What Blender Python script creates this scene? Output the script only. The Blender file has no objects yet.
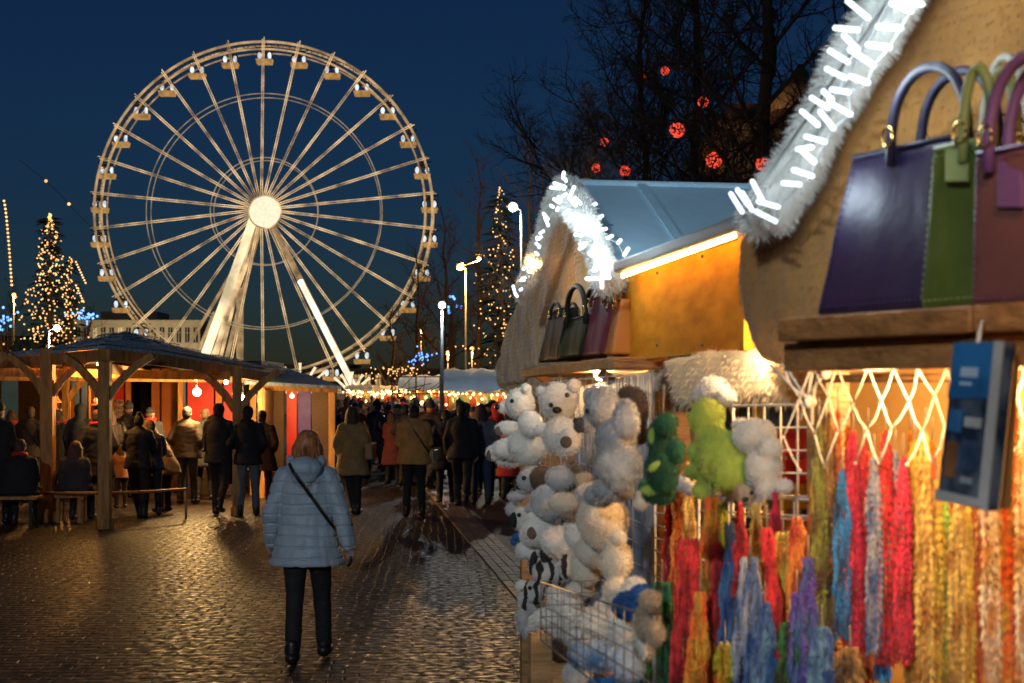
import bpy, bmesh, math, random
from mathutils import Vector, Matrix, noise as mnoise
R = math.radians
PI = math.pi
random.seed(7)
sc = bpy.context.scene
COL = sc.collection
# ------------------------------------------------------------ camera, sky, exposure
F = 1422.0; HY = 391.0; CH = 2.0           # focal length in pixels, horizon row, camera height
cam_d = bpy.data.cameras.new("camera"); cam = bpy.data.objects.new("camera", cam_d); COL.objects.link(cam)
cam.location = (0, 0, CH); cam.rotation_euler = (R(90), 0, 0)
cam_d.lens = 50.0; cam_d.sensor_width = 36.0
cam_d.shift_y = (HY - 341.5) / 1024.0
cam_d.clip_start = 0.1; cam_d.clip_end = 3000
cam_d.dof.use_dof = True; cam_d.dof.focus_distance = 9.0; cam_d.dof.aperture_fstop = 6.3
sc.camera = cam
w = bpy.data.worlds.new("World"); sc.world = w; w.use_nodes = True
nt = w.node_tree
sky = nt.nodes.new("ShaderNodeTexSky"); sky.sky_type = 'NISHITA'; sky.sun_disc = False
sky.sun_elevation = R(3.0); sky.sun_rotation = R(180); sky.altitude = 100; sky.air_density = 1.0
sky.dust_density = 0.3; sky.ozone_density = 4.0
tint = nt.nodes.new("ShaderNodeMix"); tint.data_type = 'RGBA'; tint.blend_type = 'MULTIPLY'; tint.inputs['Factor'].default_value = 1
tint.inputs['B'].default_value = (.33, .405, .57, 1)          # dusk: the same sky, dimmer and bluer
nt.links.new(sky.outputs[0], tint.inputs['A']); nt.links.new(tint.outputs['Result'], nt.nodes["Background"].inputs[0])
nt.nodes["Background"].inputs[1].default_value = 0.05
sc.view_settings.view_transform = 'Standard'; sc.view_settings.look = 'None'
sc.view_settings.exposure = 0.0; sc.view_settings.gamma = 1.0
sc.render.engine = 'CYCLES'
sc.cycles.use_denoising = True
sc.cycles.max_bounces = 6; sc.cycles.diffuse_bounces = 3; sc.cycles.glossy_bounces = 3
sc.cycles.transparent_max_bounces = 8; sc.cycles.transmission_bounces = 4
sc.cycles.sample_clamp_indirect = 4.0
sc.cycles.use_light_tree = True

# ------------------------------------------------------------ helpers
def P(px, py, Y): return Vector(((px - 512) / F * Y, Y, CH + (HY - py) / F * Y))
def G(px, py):
    Y = F * CH / (py - HY); return Vector(((px - 512) / F * Y, Y, 0))
N1 = Vector((0.988, 0.154, 0)); D1 = Vector((-0.154, 0.988, 0))     # far stall: inwards, along the street
N2 = Vector((0.879, 0.477, 0)); D2 = Vector((-0.477, 0.879, 0))     # near stall
def S(px, py, L, n=N1):
    u = (px - 512) / F; return P(px, py, L / (u * n.x + n.y))
def S2(px, py, L): return S(px, py, L, N2)

W = {}
def reg(o, parent, mw):
    COL.objects.link(o); W[o] = mw
    if parent is not None: o.parent = parent
def tag(o, label=None, cat=None, group=None, kind=None):
    if label: o['label'] = label
    if cat: o['category'] = cat
    if group: o['group'] = group
    if kind: o['kind'] = kind
    return o
def thing(name, label, cat, loc=(0, 0, 0), rz=0.0, group=None):
    o = bpy.data.objects.new(name, None); o.empty_display_size = 0.1
    o.location = loc; o.rotation_euler = (0, 0, rz)
    reg(o, None, Matrix.Translation(Vector(loc)) @ Matrix.Rotation(rz, 4, 'Z'))
    return tag(o, label, cat, group)
def copy_tree(o, parent=None):
    c = o.copy(); COL.objects.link(c); c.parent = parent
    if parent is None: W[c] = W.get(o)
    for ch in list(o.children): copy_tree(ch, c)
    return c

class MB:
    def __init__(s): s.v = []; s.f = []; s.fs = []
    def add(s, vs, fs, smooth=False):
        b = len(s.v); s.v += [Vector(v) for v in vs]; s.f += [tuple(i + b for i in f) for f in fs]; s.fs += [smooth] * len(fs); return s
    def box(s, c, size, rz=0.0, M=None):
        hx, hy, hz = size[0] / 2, size[1] / 2, size[2] / 2
        M = M or (Matrix.Translation(Vector(c)) @ Matrix.Rotation(rz, 4, 'Z'))
        vs = [M @ Vector((x, y, z)) for z in (-hz, hz) for y in (-hy, hy) for x in (-hx, hx)]
        return s.add(vs, [(0, 2, 3, 1), (4, 5, 7, 6), (0, 1, 5, 4), (2, 6, 7, 3), (0, 4, 6, 2), (1, 3, 7, 5)])
    def beam(s, a, b, w_, h_, up=(0, 0, 1)):
        a = Vector(a); b = Vector(b); d = (b - a); L = d.length; d.normalize()
        up = Vector(up)
        if abs(d.dot(up)) > .99: up = Vector((0, 1, 0))
        x = d.cross(up).normalized(); z = x.cross(d).normalized()
        M = Matrix((x, d, z)).transposed().to_4x4(); M.translation = (a + b) / 2
        return s.box(None, (w_, L, h_), M=M)
    def tube(s, pts, rad, seg=8, caps=True, flat=1.0, smooth=True):
        pts = [Vector(p) for p in pts]; n = len(pts)
        if not hasattr(rad, '__len__'): rad = [rad] * n
        vs = []; fs = []
        px_ = None
        for i, p in enumerate(pts):
            t = (pts[min(i + 1, n - 1)] - pts[max(i - 1, 0)])
            if t.length < 1e-9: t = Vector((0, 0, 1))
            t.normalize()
            if px_ is None:
                a = Vector((1, 0, 0)) if abs(t.x) < .9 else Vector((0, 1, 0))
                x = (a - t * a.dot(t)).normalized()
            else: x = (px_ - t * px_.dot(t)).normalized()
            px_ = x; y = t.cross(x)
            for k in range(seg):
                an = 2 * PI * k / seg
                vs.append(p + x * (math.cos(an) * rad[i]) + y * (math.sin(an) * rad[i] * flat))
        for i in range(n - 1):
            for k in range(seg):
                k2 = (k + 1) % seg
                fs.append((i * seg + k, i * seg + k2, (i + 1) * seg + k2, (i + 1) * seg + k))
        if caps:
            fs.append(tuple(range(seg - 1, -1, -1))); fs.append(tuple((n - 1) * seg + k for k in range(seg)))
        return s.add(vs, fs, smooth)
    def ball(s, c, r, rot=None, seg=16, rings=10):
        if not hasattr(r, '__len__'): r = (r, r, r)
        c = Vector(c); rot = rot or Matrix.Identity(3)
        vs = [c + rot @ Vector((0, 0, r[2]))]; fs = []
        for i in range(1, rings):
            th = PI * i / rings
            for k in range(seg):
                a = 2 * PI * k / seg
                vs.append(c + rot @ Vector((r[0] * math.sin(th) * math.cos(a), r[1] * math.sin(th) * math.sin(a), r[2] * math.cos(th))))
        vs.append(c + rot @ Vector((0, 0, -r[2]))); last = len(vs) - 1
        for k in range(seg):
            k2 = (k + 1) % seg
            fs.append((0, 1 + k, 1 + k2))
            for i in range(rings - 2):
                a = 1 + i * seg; b = a + seg
                fs.append((a + k, b + k, b + k2, a + k2))
            fs.append((last, 1 + (rings - 2) * seg + k2, 1 + (rings - 2) * seg + k))
        return s.add(vs, fs, True)
    def cone(s, a, ra, b, rb, seg=14):           # a limb with rounded ends
        a = Vector(a); b = Vector(b); d = b - a; L = d.length; d.normalize()
        pts = []; rr = []
        for k in range(4):
            t = PI / 2 * k / 4; pts.append(a - d * ra * math.cos(t)); rr.append(max(ra * math.sin(t), .0006))
        pts.append(a); rr.append(ra); pts.append(b); rr.append(rb)
        for k in range(3, -1, -1):
            t = PI / 2 * k / 4; pts.append(b + d * rb * math.cos(t)); rr.append(max(rb * math.sin(t), .0006))
        return s.tube(pts, rr, seg)
    def loft(s, rings, seg=20, M=None):          # (x, y, z, rx, ry)
        M = M or (lambda p: p); vs = []; fs = []; n = len(rings)
        for (x, y, z, rx, ry) in rings:
            for k in range(seg):
                a = 2 * PI * k / seg; vs.append(M(Vector((x + rx * math.cos(a), y + ry * math.sin(a), z))))
        for i in range(n - 1):
            for k in range(seg):
                k2 = (k + 1) % seg; fs.append((i * seg + k, i * seg + k2, (i + 1) * seg + k2, (i + 1) * seg + k))
        fs.append(tuple(range(seg - 1, -1, -1))); fs.append(tuple((n - 1) * seg + k for k in range(seg)))
        return s.add(vs, fs, True)
    def prism(s, pts, ext):                      # polygon pushed along a vector
        pts = [Vector(p) for p in pts]; n = len(pts); ext = Vector(ext)
        vs = pts + [p + ext for p in pts]
        nrm = Vector()
        for i in range(n): nrm += pts[i].cross(pts[(i + 1) % n])
        f1 = tuple(range(n)); f2 = tuple(range(2 * n - 1, n - 1, -1))
        sides = [(i, i + n, (i + 1) % n + n, (i + 1) % n) for i in range(n)]
        if nrm.dot(ext) > 0: f1 = f1[::-1]; f2 = f2[::-1]; sides = [q[::-1] for q in sides]
        return s.add(vs, [f1, f2] + sides)
    def mesh(s, name='m'):
        me = bpy.data.meshes.new(name); me.from_pydata([tuple(v) for v in s.v], [], s.f)
        me.polygons.foreach_set('use_smooth', s.fs); me.update(); return me
    def build(s, name, mat, parent=None, origin=None, bevel=0.0):
        if parent is not None: mw = W[parent]
        else:
            if origin is None:
                xs = [v.x for v in s.v]; ys = [v.y for v in s.v]; zs = [v.z for v in s.v]
                origin = ((min(xs) + max(xs)) / 2, (min(ys) + max(ys)) / 2, min(zs))
            mw = Matrix.Translation(Vector(origin))
        inv = mw.inverted(); s.v = [inv @ v for v in s.v]
        me = s.mesh(name); o = bpy.data.objects.new(name, me)
        if parent is None: o.location = mw.translation
        if mat is not None:
            for m_ in (mat if isinstance(mat, list) else [mat]): me.materials.append(m_)
        reg(o, parent, mw)
        if bevel:
            b = o.modifiers.new('b', 'BEVEL'); b.width = bevel; b.segments = 2; b.limit_method = 'ANGLE'
        return o

def mesh_obj(name, me, mat, parent, loc=None):
    o = bpy.data.objects.new(name, me)
    if mat is not None:
        if len(me.materials) == 0: me.materials.append(None)
        o.material_slots[0].link = 'OBJECT'; o.material_slots[0].material = mat
    if loc is not None and parent is None: o.location = loc
    reg(o, parent, W[parent] if parent is not None else Matrix.Translation(Vector(loc or (0, 0, 0))))
    return o

def remesh(mb, voxel, smooth=2, disp=None):
    me = mb.mesh('tmp'); o = bpy.data.objects.new('tmp', me); COL.objects.link(o)
    m = o.modifiers.new('r', 'REMESH'); m.mode = 'VOXEL'; m.voxel_size = voxel; m.adaptivity = 0
    if smooth:
        k = o.modifiers.new('s', 'SMOOTH'); k.iterations = smooth; k.factor = .5
    dg = bpy.context.evaluated_depsgraph_get(); dg.update()
    out = bpy.data.meshes.new_from_object(o.evaluated_get(dg))
    bpy.data.objects.remove(o); bpy.data.meshes.remove(me)
    out.polygons.foreach_set('use_smooth', [True] * len(out.polygons))
    if disp:
        co = [v.co.copy() for v in out.vertices]; no = [v.normal.copy() for v in out.vertices]
        for v, c, n in zip(out.vertices, co, no): v.co = c + n * disp(c, n)
    out.update(); return out

def fuzz(me, n, length, width, droop=.5, seed=1, jitter=.5, col=None):
    """adds n short tapering hairs to the surface of a mesh (real geometry in the same mesh)"""
    rnd = random.Random(seed)
    polys = me.polygons; vs = me.vertices
    areas = [p.area for p in polys]; tot = sum(areas) or 1
    step = tot / n; acc = rnd.random() * step
    nv = []; nf = []; base = len(vs); run = 0.0
    for p, a in zip(polys, areas):
        run += a
        while run > acc:
            acc += step
            ids = p.vertices; ws = [rnd.random() + .05 for _ in ids]; sw = sum(ws)
            c = Vector()
            for i, q in zip(ids, ws): c += vs[i].co * (q / sw)
            nr = p.normal.copy()
            cl = mnoise.noise_vector(c * (1.2 / max(length * 4, .01)))
            d = (nr + cl * jitter * 1.3 + Vector((rnd.gauss(0, 1), rnd.gauss(0, 1), rnd.gauss(0, 1))) * jitter * .55 + Vector((0, 0, -droop))).normalized()
            L = length * rnd.uniform(.6, 1.25)
            side = d.cross(Vector((rnd.gauss(0, 1), rnd.gauss(0, 1), rnd.gauss(0, 1)))).normalized() * width * .5
            b = base + len(nv)
            c0 = c - nr * length * .15
            mid = c0 + d * L * .55 + Vector((0, 0, -droop * L * .1)); tip = c0 + d * L + Vector((0, 0, -droop * L * .35))
            nv += [c0 - side, c0 + side, mid + side * .8, mid - side * .8, tip]
            nf += [(b, b + 1, b + 2, b + 3), (b + 3, b + 2, b + 4)]
    V = [tuple(v.co) for v in vs] + [tuple(v) for v in nv]
    Fc = [tuple(p.vertices) for p in polys] + nf
    out = bpy.data.meshes.new('fuzz'); out.from_pydata(V, [], Fc)
    out.polygons.foreach_set('use_smooth', [True] * len(Fc)); out.update(); return out

# ------------------------------------------------------------ materials
_M = {}
def mat(name, col, rough=.7, metal=0.0, var=.25, scale=8.0, bump=0.0, bscale=30.0, emit=None, es=1.0, spec=.5, col2=None,
        sheen=0.0, coord='Object', stretch=(1, 1, 1), kind='NOISE', thr=None, trans=0.0, alpha=None, detail=4.0, coat=0.0):
    if name in _M: return _M[name]
    m = bpy.data.materials.new(name); m.use_nodes = True; t = m.node_tree; N = t.nodes; L = t.links
    b = N['Principled BSDF']; b.inputs['Roughness'].default_value = rough; b.inputs['Metallic'].default_value = metal
    b.inputs['Specular IOR Level'].default_value = spec
    if sheen: b.inputs['Sheen Weight'].default_value = sheen; b.inputs['Sheen Roughness'].default_value = .5
    if coat: b.inputs['Coat Weight'].default_value = coat
    if trans: b.inputs['Transmission Weight'].default_value = trans
    tc = N.new('ShaderNodeTexCoord'); mp = N.new('ShaderNodeMapping'); mp.inputs['Scale'].default_value = stretch
    L.new(tc.outputs[coord], mp.inputs[0])
    c2 = col2 or tuple(max(0, c * (1 - var)) for c in col); c1 = col if col2 else tuple(min(1, c * (1 + var * .6)) for c in col)
    if kind == 'NOISE':
        n = N.new('ShaderNodeTexNoise'); n.inputs['Scale'].default_value = scale; n.inputs['Detail'].default_value = detail; fac = n.outputs['Fac']
    elif kind == 'WAVE':
        n = N.new('ShaderNodeTexWave'); n.inputs['Scale'].default_value = scale; n.inputs['Distortion'].default_value = 6; n.inputs['Detail'].default_value = 3
        n.inputs['Detail Scale'].default_value = 1.5; fac = n.outputs['Fac']
    else:
        n = N.new('ShaderNodeTexVoronoi'); n.inputs['Scale'].default_value = scale; fac = n.outputs['Distance']
    L.new(mp.outputs[0], n.inputs['Vector'])
    r = N.new('ShaderNodeValToRGB'); r.color_ramp.elements[0].color = (*c2, 1); r.color_ramp.elements[1].color = (*c1, 1)
    lo, hi = thr or (.3, .7); r.color_ramp.elements[0].position = lo; r.color_ramp.elements[1].position = hi
    L.new(fac, r.inputs[0]); L.new(r.outputs[0], b.inputs['Base Color'])
    if bump:
        n2 = N.new('ShaderNodeTexNoise'); n2.inputs['Scale'].default_value = bscale; n2.inputs['Detail'].default_value = 5
        L.new(mp.outputs[0], n2.inputs['Vector']); bp = N.new('ShaderNodeBump'); bp.inputs['Strength'].default_value = bump
        bp.inputs['Distance'].default_value = .02; L.new(n2.outputs['Fac'], bp.inputs['Height']); L.new(bp.outputs[0], b.inputs['Normal'])
    if emit:
        b.inputs['Emission Color'].default_value = (*emit, 1); b.inputs['Emission Strength'].default_value = es
    _M[name] = m; return m
def glow(name, col, es, var=0.0, scale=1.0, cov=None):
    """something that gives off light; var mottles it as separate bulbs would"""
    if name in _M: return _M[name]
    m = bpy.data.materials.new(name); m.use_nodes = True; t = m.node_tree; N = t.nodes; L = t.links
    b = N['Principled BSDF']; b.inputs['Base Color'].default_value = (.3, .3, .3, 1)
    b.inputs['Emission Color'].default_value = (*col, 1); b.inputs['Emission Strength'].default_value = es
    if var:
        tc = N.new('ShaderNodeTexCoord'); n = N.new('ShaderNodeTexNoise'); n.inputs['Scale'].default_value = scale; n.inputs['Detail'].default_value = 3
        L.new(tc.outputs['Object'], n.inputs['Vector']); mr = N.new('ShaderNodeMapRange')
        mr.inputs['From Min'].default_value = .35; mr.inputs['From Max'].default_value = .68
        mr.inputs['To Min'].default_value = es * (1 - var); mr.inputs['To Max'].default_value = es * (1 + var * .6)
        L.new(n.outputs['Fac'], mr.inputs['Value']); L.new(mr.outputs[0], b.inputs['Emission Strength'])
    _M[name] = m; return m
def wood(name, col, dark=.45, scale=2.0, rough=.6, axis=(1, 1, 8)):
    return mat(name, col, rough=rough, var=dark, scale=scale * 4, bump=.5, bscale=14, stretch=axis, detail=8)
def plight(name, loc, col, power, r=.06, parent=None):
    d = bpy.data.lights.new(name, 'POINT'); d.color = col; d.energy = power; d.shadow_soft_size = r
    o = bpy.data.objects.new(name, d); COL.objects.link(o)
    o.location = loc
    if parent is not None:
        o.parent = parent; o.location = W[parent].inverted() @ Vector(loc)
    return o
WARM = (1.0, .50, .15); WARMW = (1.0, .72, .42); COOL = (.78, .9, 1.0)

# ------------------------------------------------------------ ground
def paver_mat():
    m = bpy.data.materials.new('wet_pavers'); m.use_nodes = True; t = m.node_tree; N = t.nodes; L = t.links
    b = N['Principled BSDF']
    tc = N.new('ShaderNodeTexCoord'); mp = N.new('ShaderNodeMapping'); mp.inputs['Rotation'].default_value = (0, 0, R(-3))
    L.new(tc.outputs['Object'], mp.inputs[0])
    wn = N.new('ShaderNodeTexNoise'); wn.inputs['Scale'].default_value = 1.6; wn.inputs['Detail'].default_value = 4; L.new(mp.outputs[0], wn.inputs['Vector'])
    sub = N.new('ShaderNodeVectorMath'); sub.operation = 'SUBTRACT'; sub.inputs[1].default_value = (.5, .5, .5); L.new(wn.outputs['Color'], sub.inputs[0])
    scl = N.new('ShaderNodeVectorMath'); scl.operation = 'SCALE'; scl.inputs['Scale'].default_value = .12; L.new(sub.outputs[0], scl.inputs[0])
    ad = N.new('ShaderNodeVectorMath'); L.new(mp.outputs[0], ad.inputs[0]); L.new(scl.outputs[0], ad.inputs[1])
    br = N.new('ShaderNodeTexBrick'); L.new(ad.outputs[0], br.inputs['Vector'])
    br.inputs['Color1'].default_value = (.058, .041, .032, 1); br.inputs['Color2'].default_value = (.016, .013, .012, 1); br.inputs['Mortar'].default_value = (.010, .008, .007, 1)
    br.inputs['Scale'].default_value = 1; br.inputs['Mortar Size'].default_value = .016; br.inputs['Brick Width'].default_value = .22; br.inputs['Row Height'].default_value = .125
    br.inputs['Mortar Smooth'].default_value = .9; br.inputs['Bias'].default_value = -.1
    n = N.new('ShaderNodeTexNoise'); n.inputs['Scale'].default_value = .7; n.inputs['Detail'].default_value = 6; L.new(mp.outputs[0], n.inputs['Vector'])
    mx = N.new('ShaderNodeMix'); mx.data_type = 'RGBA'; mx.blend_type = 'MULTIPLY'; mx.inputs['Factor'].default_value = .8
    rp = N.new('ShaderNodeValToRGB'); rp.color_ramp.elements[0].position = .35; rp.color_ramp.elements[0].color = (.30, .30, .32, 1); rp.color_ramp.elements[1].position = .65; rp.color_ramp.elements[1].color = (1.2, 1.15, 1.1, 1)
    L.new(n.outputs['Fac'], rp.inputs[0]); L.new(br.outputs['Color'], mx.inputs['A']); L.new(rp.outputs[0], mx.inputs['B']); L.new(mx.outputs['Result'], b.inputs['Base Color'])
    n3 = N.new('ShaderNodeTexNoise'); n3.inputs['Scale'].default_value = 14; n3.inputs['Detail'].default_value = 6; L.new(mp.outputs[0], n3.inputs['Vector'])
    ra = N.new('ShaderNodeMapRange'); ra.inputs['From Min'].default_value = .35; ra.inputs['From Max'].default_value = .65
    ra.inputs['To Min'].default_value = .32; ra.inputs['To Max'].default_value = .72; L.new(n3.outputs['Fac'], ra.inputs['Value']); L.new(ra.outputs[0], b.inputs['Roughness'])
    # height: brick tops minus joints, plus a rounded random tilt per stone
    ml = N.new('ShaderNodeMath'); ml.operation = 'MULTIPLY_ADD'; ml.inputs[1].default_value = -1.0; L.new(br.outputs['Fac'], ml.inputs[0])
    n4 = N.new('ShaderNodeTexNoise'); n4.inputs['Scale'].default_value = 6.5; n4.inputs['Detail'].default_value = 5; L.new(mp.outputs[0], n4.inputs['Vector'])
    L.new(n4.outputs['Fac'], ml.inputs[2])
    bp = N.new('ShaderNodeBump'); bp.inputs['Strength'].default_value = 1.0; bp.inputs['Distance'].default_value = .022
    L.new(ml.outputs[0], bp.inputs['Height']); L.new(bp.outputs[0], b.inputs['Normal'])
    b.inputs['Specular IOR Level'].default_value = .17
    return m
PAVER = paver_mat()
g = MB(); g.add([(-1200, -200, 0), (1200, -200, 0), (1200, 1800, 0), (-1200, 1800, 0)], [(0, 1, 2, 3)])
tag(g.build('ground', PAVER, origin=(0, 0, 0)), 'dark wet cobbled square running to the horizon', kind='structure')
def ground_strip(name, pxs, z, m, label):
    b = MB(); top = [Vector((p.x, p.y, z)) for p in pxs]; b.add(top, [tuple(range(len(top)))])
    o = b.build(name, m, origin=(0, 0, 0)); tag(o, label, kind='structure'); return o
# pale drainage strip of long setts, with the darker pavement to its right
a0, a1 = G(424, 484), G(520, 592); dr = (a1 - a0).normalized(); side = Vector((-dr.y, dr.x, 0)); 
if side.x < 0: side = -side
far = a0 - dr * 30; near = a1 + dr * 9
pav = mat('pavement_asphalt', (.028, .022, .02), rough=.55, var=.4, scale=6, bump=.5, bscale=40)
sett = mat('pale_setts', (.17, .13, .11), rough=.5, var=.35, scale=5, bump=.6, bscale=20)
ground_strip('pavement', [far + side * .3, near + side * .3, near + side * 30, far + side * 60], .004, pav, 'dark pavement beside the stalls')
ks = MB(); rr = random.Random(3); Ls = (near - far).length; k = 0.0
while k < Ls:
    ln = .24
    for c in range(4):
        off = c * .105 + rr.uniform(-.004, .004); a = far + dr * k + side * (off - .05)
        ctr = a + dr * ln * .5; ks.box((ctr.x, ctr.y, .004 + rr.uniform(0, .005)), (.095, ln - .015, .03), rz=math.atan2(dr.y, dr.x) - PI / 2)
    k += ln
tag(ks.build('kerb', sett, origin=(0, 0, 0)), 'strip of paler setts edging the pavement', kind='structure')
# ------------------------------------------------------------ ferris wheel
GOLD = glow('gold_bulbs', (1.0, .66, .32), .80, .75, .5)
GOLD_DIM = glow('gold_bulbs_dim', (1.0, .62, .26), .34, .6, .8)
GOLD_RIM = glow('gold_bulbs_rim', (1.0, .63, .28), .50, .6, .6)
WHITEGOLD = glow('white_bulbs_leg', (1.0, .78, .45), 1.5, .6, .25)
steelw = mat('white_steel', (.5, .48, .44), rough=.4, metal=.2)
WY = 165.0; WC = P(265, 212, WY); WR = 168 / F * WY
fw = thing('ferris_wheel', 'tall ferris wheel outlined in golden bulbs with a glowing white hub', 'ferris wheel', (WC.x, WC.y, 0))
def ring(r, y, rad, m, name='rim_ring', n=120):
    b = MB(); pts = [WC + Vector((r * math.sin(2 * PI * k / n), y, r * math.cos(2 * PI * k / n))) for k in range(n + 1)]
    b.tube(pts, rad, 6, caps=False); return b.build(name, m, fw)
ring(WR, -1.1, .15, GOLD_RIM); ring(WR - .85, -1.1, .11, GOLD_RIM); ring(WR, 1.1, .11, GOLD_RIM); ring(WR - .85, 1.1, .09, GOLD_DIM)
lat = MB(); NR = 90
for k in range(NR):
    a = 2 * PI * k / NR; a2 = 2 * PI * (k + .5) / NR; a3 = 2 * PI * (k + 1) / NR
    f_ = lambda an, r, y: WC + Vector((r * math.sin(an), y, r * math.cos(an)))
    lat.tube([f_(a, WR, -1.1), f_(a2, WR - .85, -1.1), f_(a3, WR, -1.1)], .045, 4); lat.tube([f_(a, WR, 1.1), f_(a2, WR, -1.1)], .04, 4)
lat.build('rim_lattice', mat('rim_steel', (.30, .24, .16), rough=.4), fw)
for r_, rd in ((.70, .055), (.685, .05), (.32, .055), (.31, .045)):
    ring(WR * r_, -.5 if rd > .05 else .5, rd, glow('ring_bulbs', (1.0, .74, .42), .32, .5, .7), 'brace_ring')
for k in range(30):
    a = 2 * PI * k / 30; d = Vector((math.sin(a), 0, math.cos(a))); tdir = Vector((math.cos(a), 0, -math.sin(a)))
    sp = MB()
    for s_, y in ((-1, -1.15), (1, -1.15)):
        sp.tube([WC + d * 1.4 + Vector((0, y * 2.0, 0)) + tdir * s_ * .10, WC + d * (WR + (.55 if s_ == 1 else .3)) + Vector((0, y, 0)) + tdir * s_ * .10], .055, 5)
    sp.build('spoke', GOLD, fw)
hub = MB(); hc = WC + Vector((.63, -3.6, -.45)); n = 40
hr = 15.5 / F * WY
hv = [hc + Vector((0, -.35, 0))]
for rr_, yy in ((.5, -.25), (.9, -.1), (1, 0.05)):
    hv += [hc + Vector((hr * rr_ * math.cos(2 * PI * k / n), yy, hr * rr_ * math.sin(2 * PI * k / n))) for k in range(n)]
hf = [(0, 1 + k, 1 + (k + 1) % n) for k in range(n)]
for j in range(2): hf += [(1 + j * n + k, 1 + (j + 1) * n + k, 1 + (j + 1) * n + (k + 1) % n, 1 + j * n + (k + 1) % n) for k in range(n)]
hub.add(hv, hf, True); hub.build('hub_disc', glow('hub_white', (1.0, .86, .6), 1.1, .12, 3.0), fw)
hb = MB(); hb.tube([WC + Vector((.6, -3.2, -.4)), WC + Vector((0, 2.9, 0))], 1.35, 28)
hb.tube([hc + Vector((0, .1, 0)), hc + Vector((0, .3, 0))], hr * 1.04, 36); hb.build('axle_drum', steelw, fw)
b = MB(); b.tube([hc + Vector((hr * 1.02 * math.cos(2 * PI * k / 40), -.05, hr * 1.02 * math.sin(2 * PI * k / 40))) for k in range(41)], .09, 6, caps=False); b.build('hub_rim', GOLD, fw)
def leg(p0, p1, r, m, name='support_leg'):
    b = MB(); b.tube([p0, p1], r, 8); return b.build(name, m, fw)
top = WC + Vector((-.3, -2.6, -.5))
for (fx, fy, y, r, m) in ((186, 391, -9, .50, WHITEGOLD), (200, 391, -8, .34, GOLD), (172, 391, 5, .26, GOLD_DIM), (214, 391, 6, .26, GOLD_DIM), (152, 391, 7, .2, GOLD_DIM), (193, 391, 9, .22, GOLD), (208, 391, -7, .2, GOLD), (366, 402, -9, .36, GOLD_DIM)):
    foot = P(fx, fy, WY + y); foot.z = 0
    tp = WC + Vector((-.8 if fx < 265 else .9, y * .3, -1))
    leg(foot, tp, r, m)
f0 = P(366, 402, WY - 9); f0.z = 0; tp = WC + Vector((.9, -2.7, -1))
leg(f0.lerp(tp, .0) + Vector((0, -.6, 0)), f0.lerp(tp, .66) + Vector((0, -.6, 0)), .34, glow('leg_white', (1.0, .85, .62), 1.7, .4, .6), 'leg_light_bar')
leg(P(240, 386, WY + 3) * 1, P(240, 288, WY + 3), .42, GOLD_DIM, 'service_tower')
bse = MB(); bse.box((WC.x, WC.y, .6), (30, 14, 1.2)); bse.build('base_platform', mat('platform_dark', (.12, .1, .08)), fw)
for k in range(3):
    b = MB(); b.beam(P(186 + 8 * k, 380, WY - 8), P(214 + 4 * k, 312, WY - 4), .18, .18); b.build('cross_brace', GOLD_DIM, fw)
# cabins
gw = glow('cabin_light', (.82, .92, 1.0), .95, .5, 1.2); gg = glow('cabin_amber', (1.0, .5, .12), .42, .4, 1.5)
cdark = mat('cabin_dark', (.06, .05, .045), rough=.4)
def cabin(c):
    bb = MB(); y = c.y
    bb.prism([c + Vector(q) for q in ((-.85, -.55, -.75), (.85, -.55, -.75), (.95, -.55, -.22), (-.95, -.55, -.22))], (0, 1.1, 0))
    o = bb.build('cabin', gg, fw)
    for s_ in (-1, 1):
        q = MB(); q.ball(c + Vector((s_ * .58, -.1, .22)), (.24, .3, .40), seg=8, rings=6); q.build('cabin_window', gw, o)
    q = MB(); q.tube([c + Vector((0, 0, .95)), c + Vector((0, 0, .62))], [.25, .95], 10); q.build('cabin_roof', cdark, o)
    q = MB()
    for s_ in (-1, 1):
        q.tube([c + Vector((s_ * .9, -.5, -.3)), c + Vector((s_ * .85, -.4, .6))], .04, 4); q.tube([c + Vector((s_ * .2, 0, .6)), c + Vector((0, 0, 1.25))], .05, 4)
    q.tube([c + Vector((-1.05, 0, 1.2)), c + Vector((1.05, 0, 1.2))], .06, 4)
    q.build('cabin_frame', cdark, o)
for k in range(30):
    a = 2 * PI * k / 30
    cabin(WC + Vector(((WR - .3) * math.sin(a), -.2, (WR - .3) * math.cos(a) - 1.35)))
# lit crowns of the fairground ticket hall in front of the wheel base
crown_g = glow('crown_bulbs', (1.0, .8, .5), 1.2, .5, 2.5)
for i, (px, py, lab) in enumerate(((300, 372, 'glowing white crown ornament at the foot of the ferris wheel'), (352, 378, 'smaller glowing crown ornament right of the wheel foot'))):
    Y = 120.0; c = P(px, 391, Y); c.z = 0; s_ = 1.0 if i == 0 else .7
    t = thing('crown_ornament', lab, 'light ornament', c)
    b = MB(); b.box((c.x, c.y, .9), (3.4 * s_, .8, 1.8)); b.build('plinth', mat('plinth_white', (.5, .46, .4)), t)
    b = MB()
    for q in range(5):
        an = (q - 2) * .38; pts = [c + Vector((math.sin(an) * (h * 1.1 + .5) * s_ + (h ** 2 * .10) * (1 if an > 0 else -1 if an < 0 else 0) * s_, 0, 1.9 + h * (1.3 - abs(an) * .5) * s_)) for h in (0, .5, 1, 1.5, 1.9)]
        b.tube(pts, [.16, .13, .11, .09, .14], 6)
    b.tube([c + Vector((-1.2 * s_, 0, 1.9)), c + Vector((1.2 * s_, 0, 1.9))], .12, 6)
    b.build('bulb_outline', crown_g, t)

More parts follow.
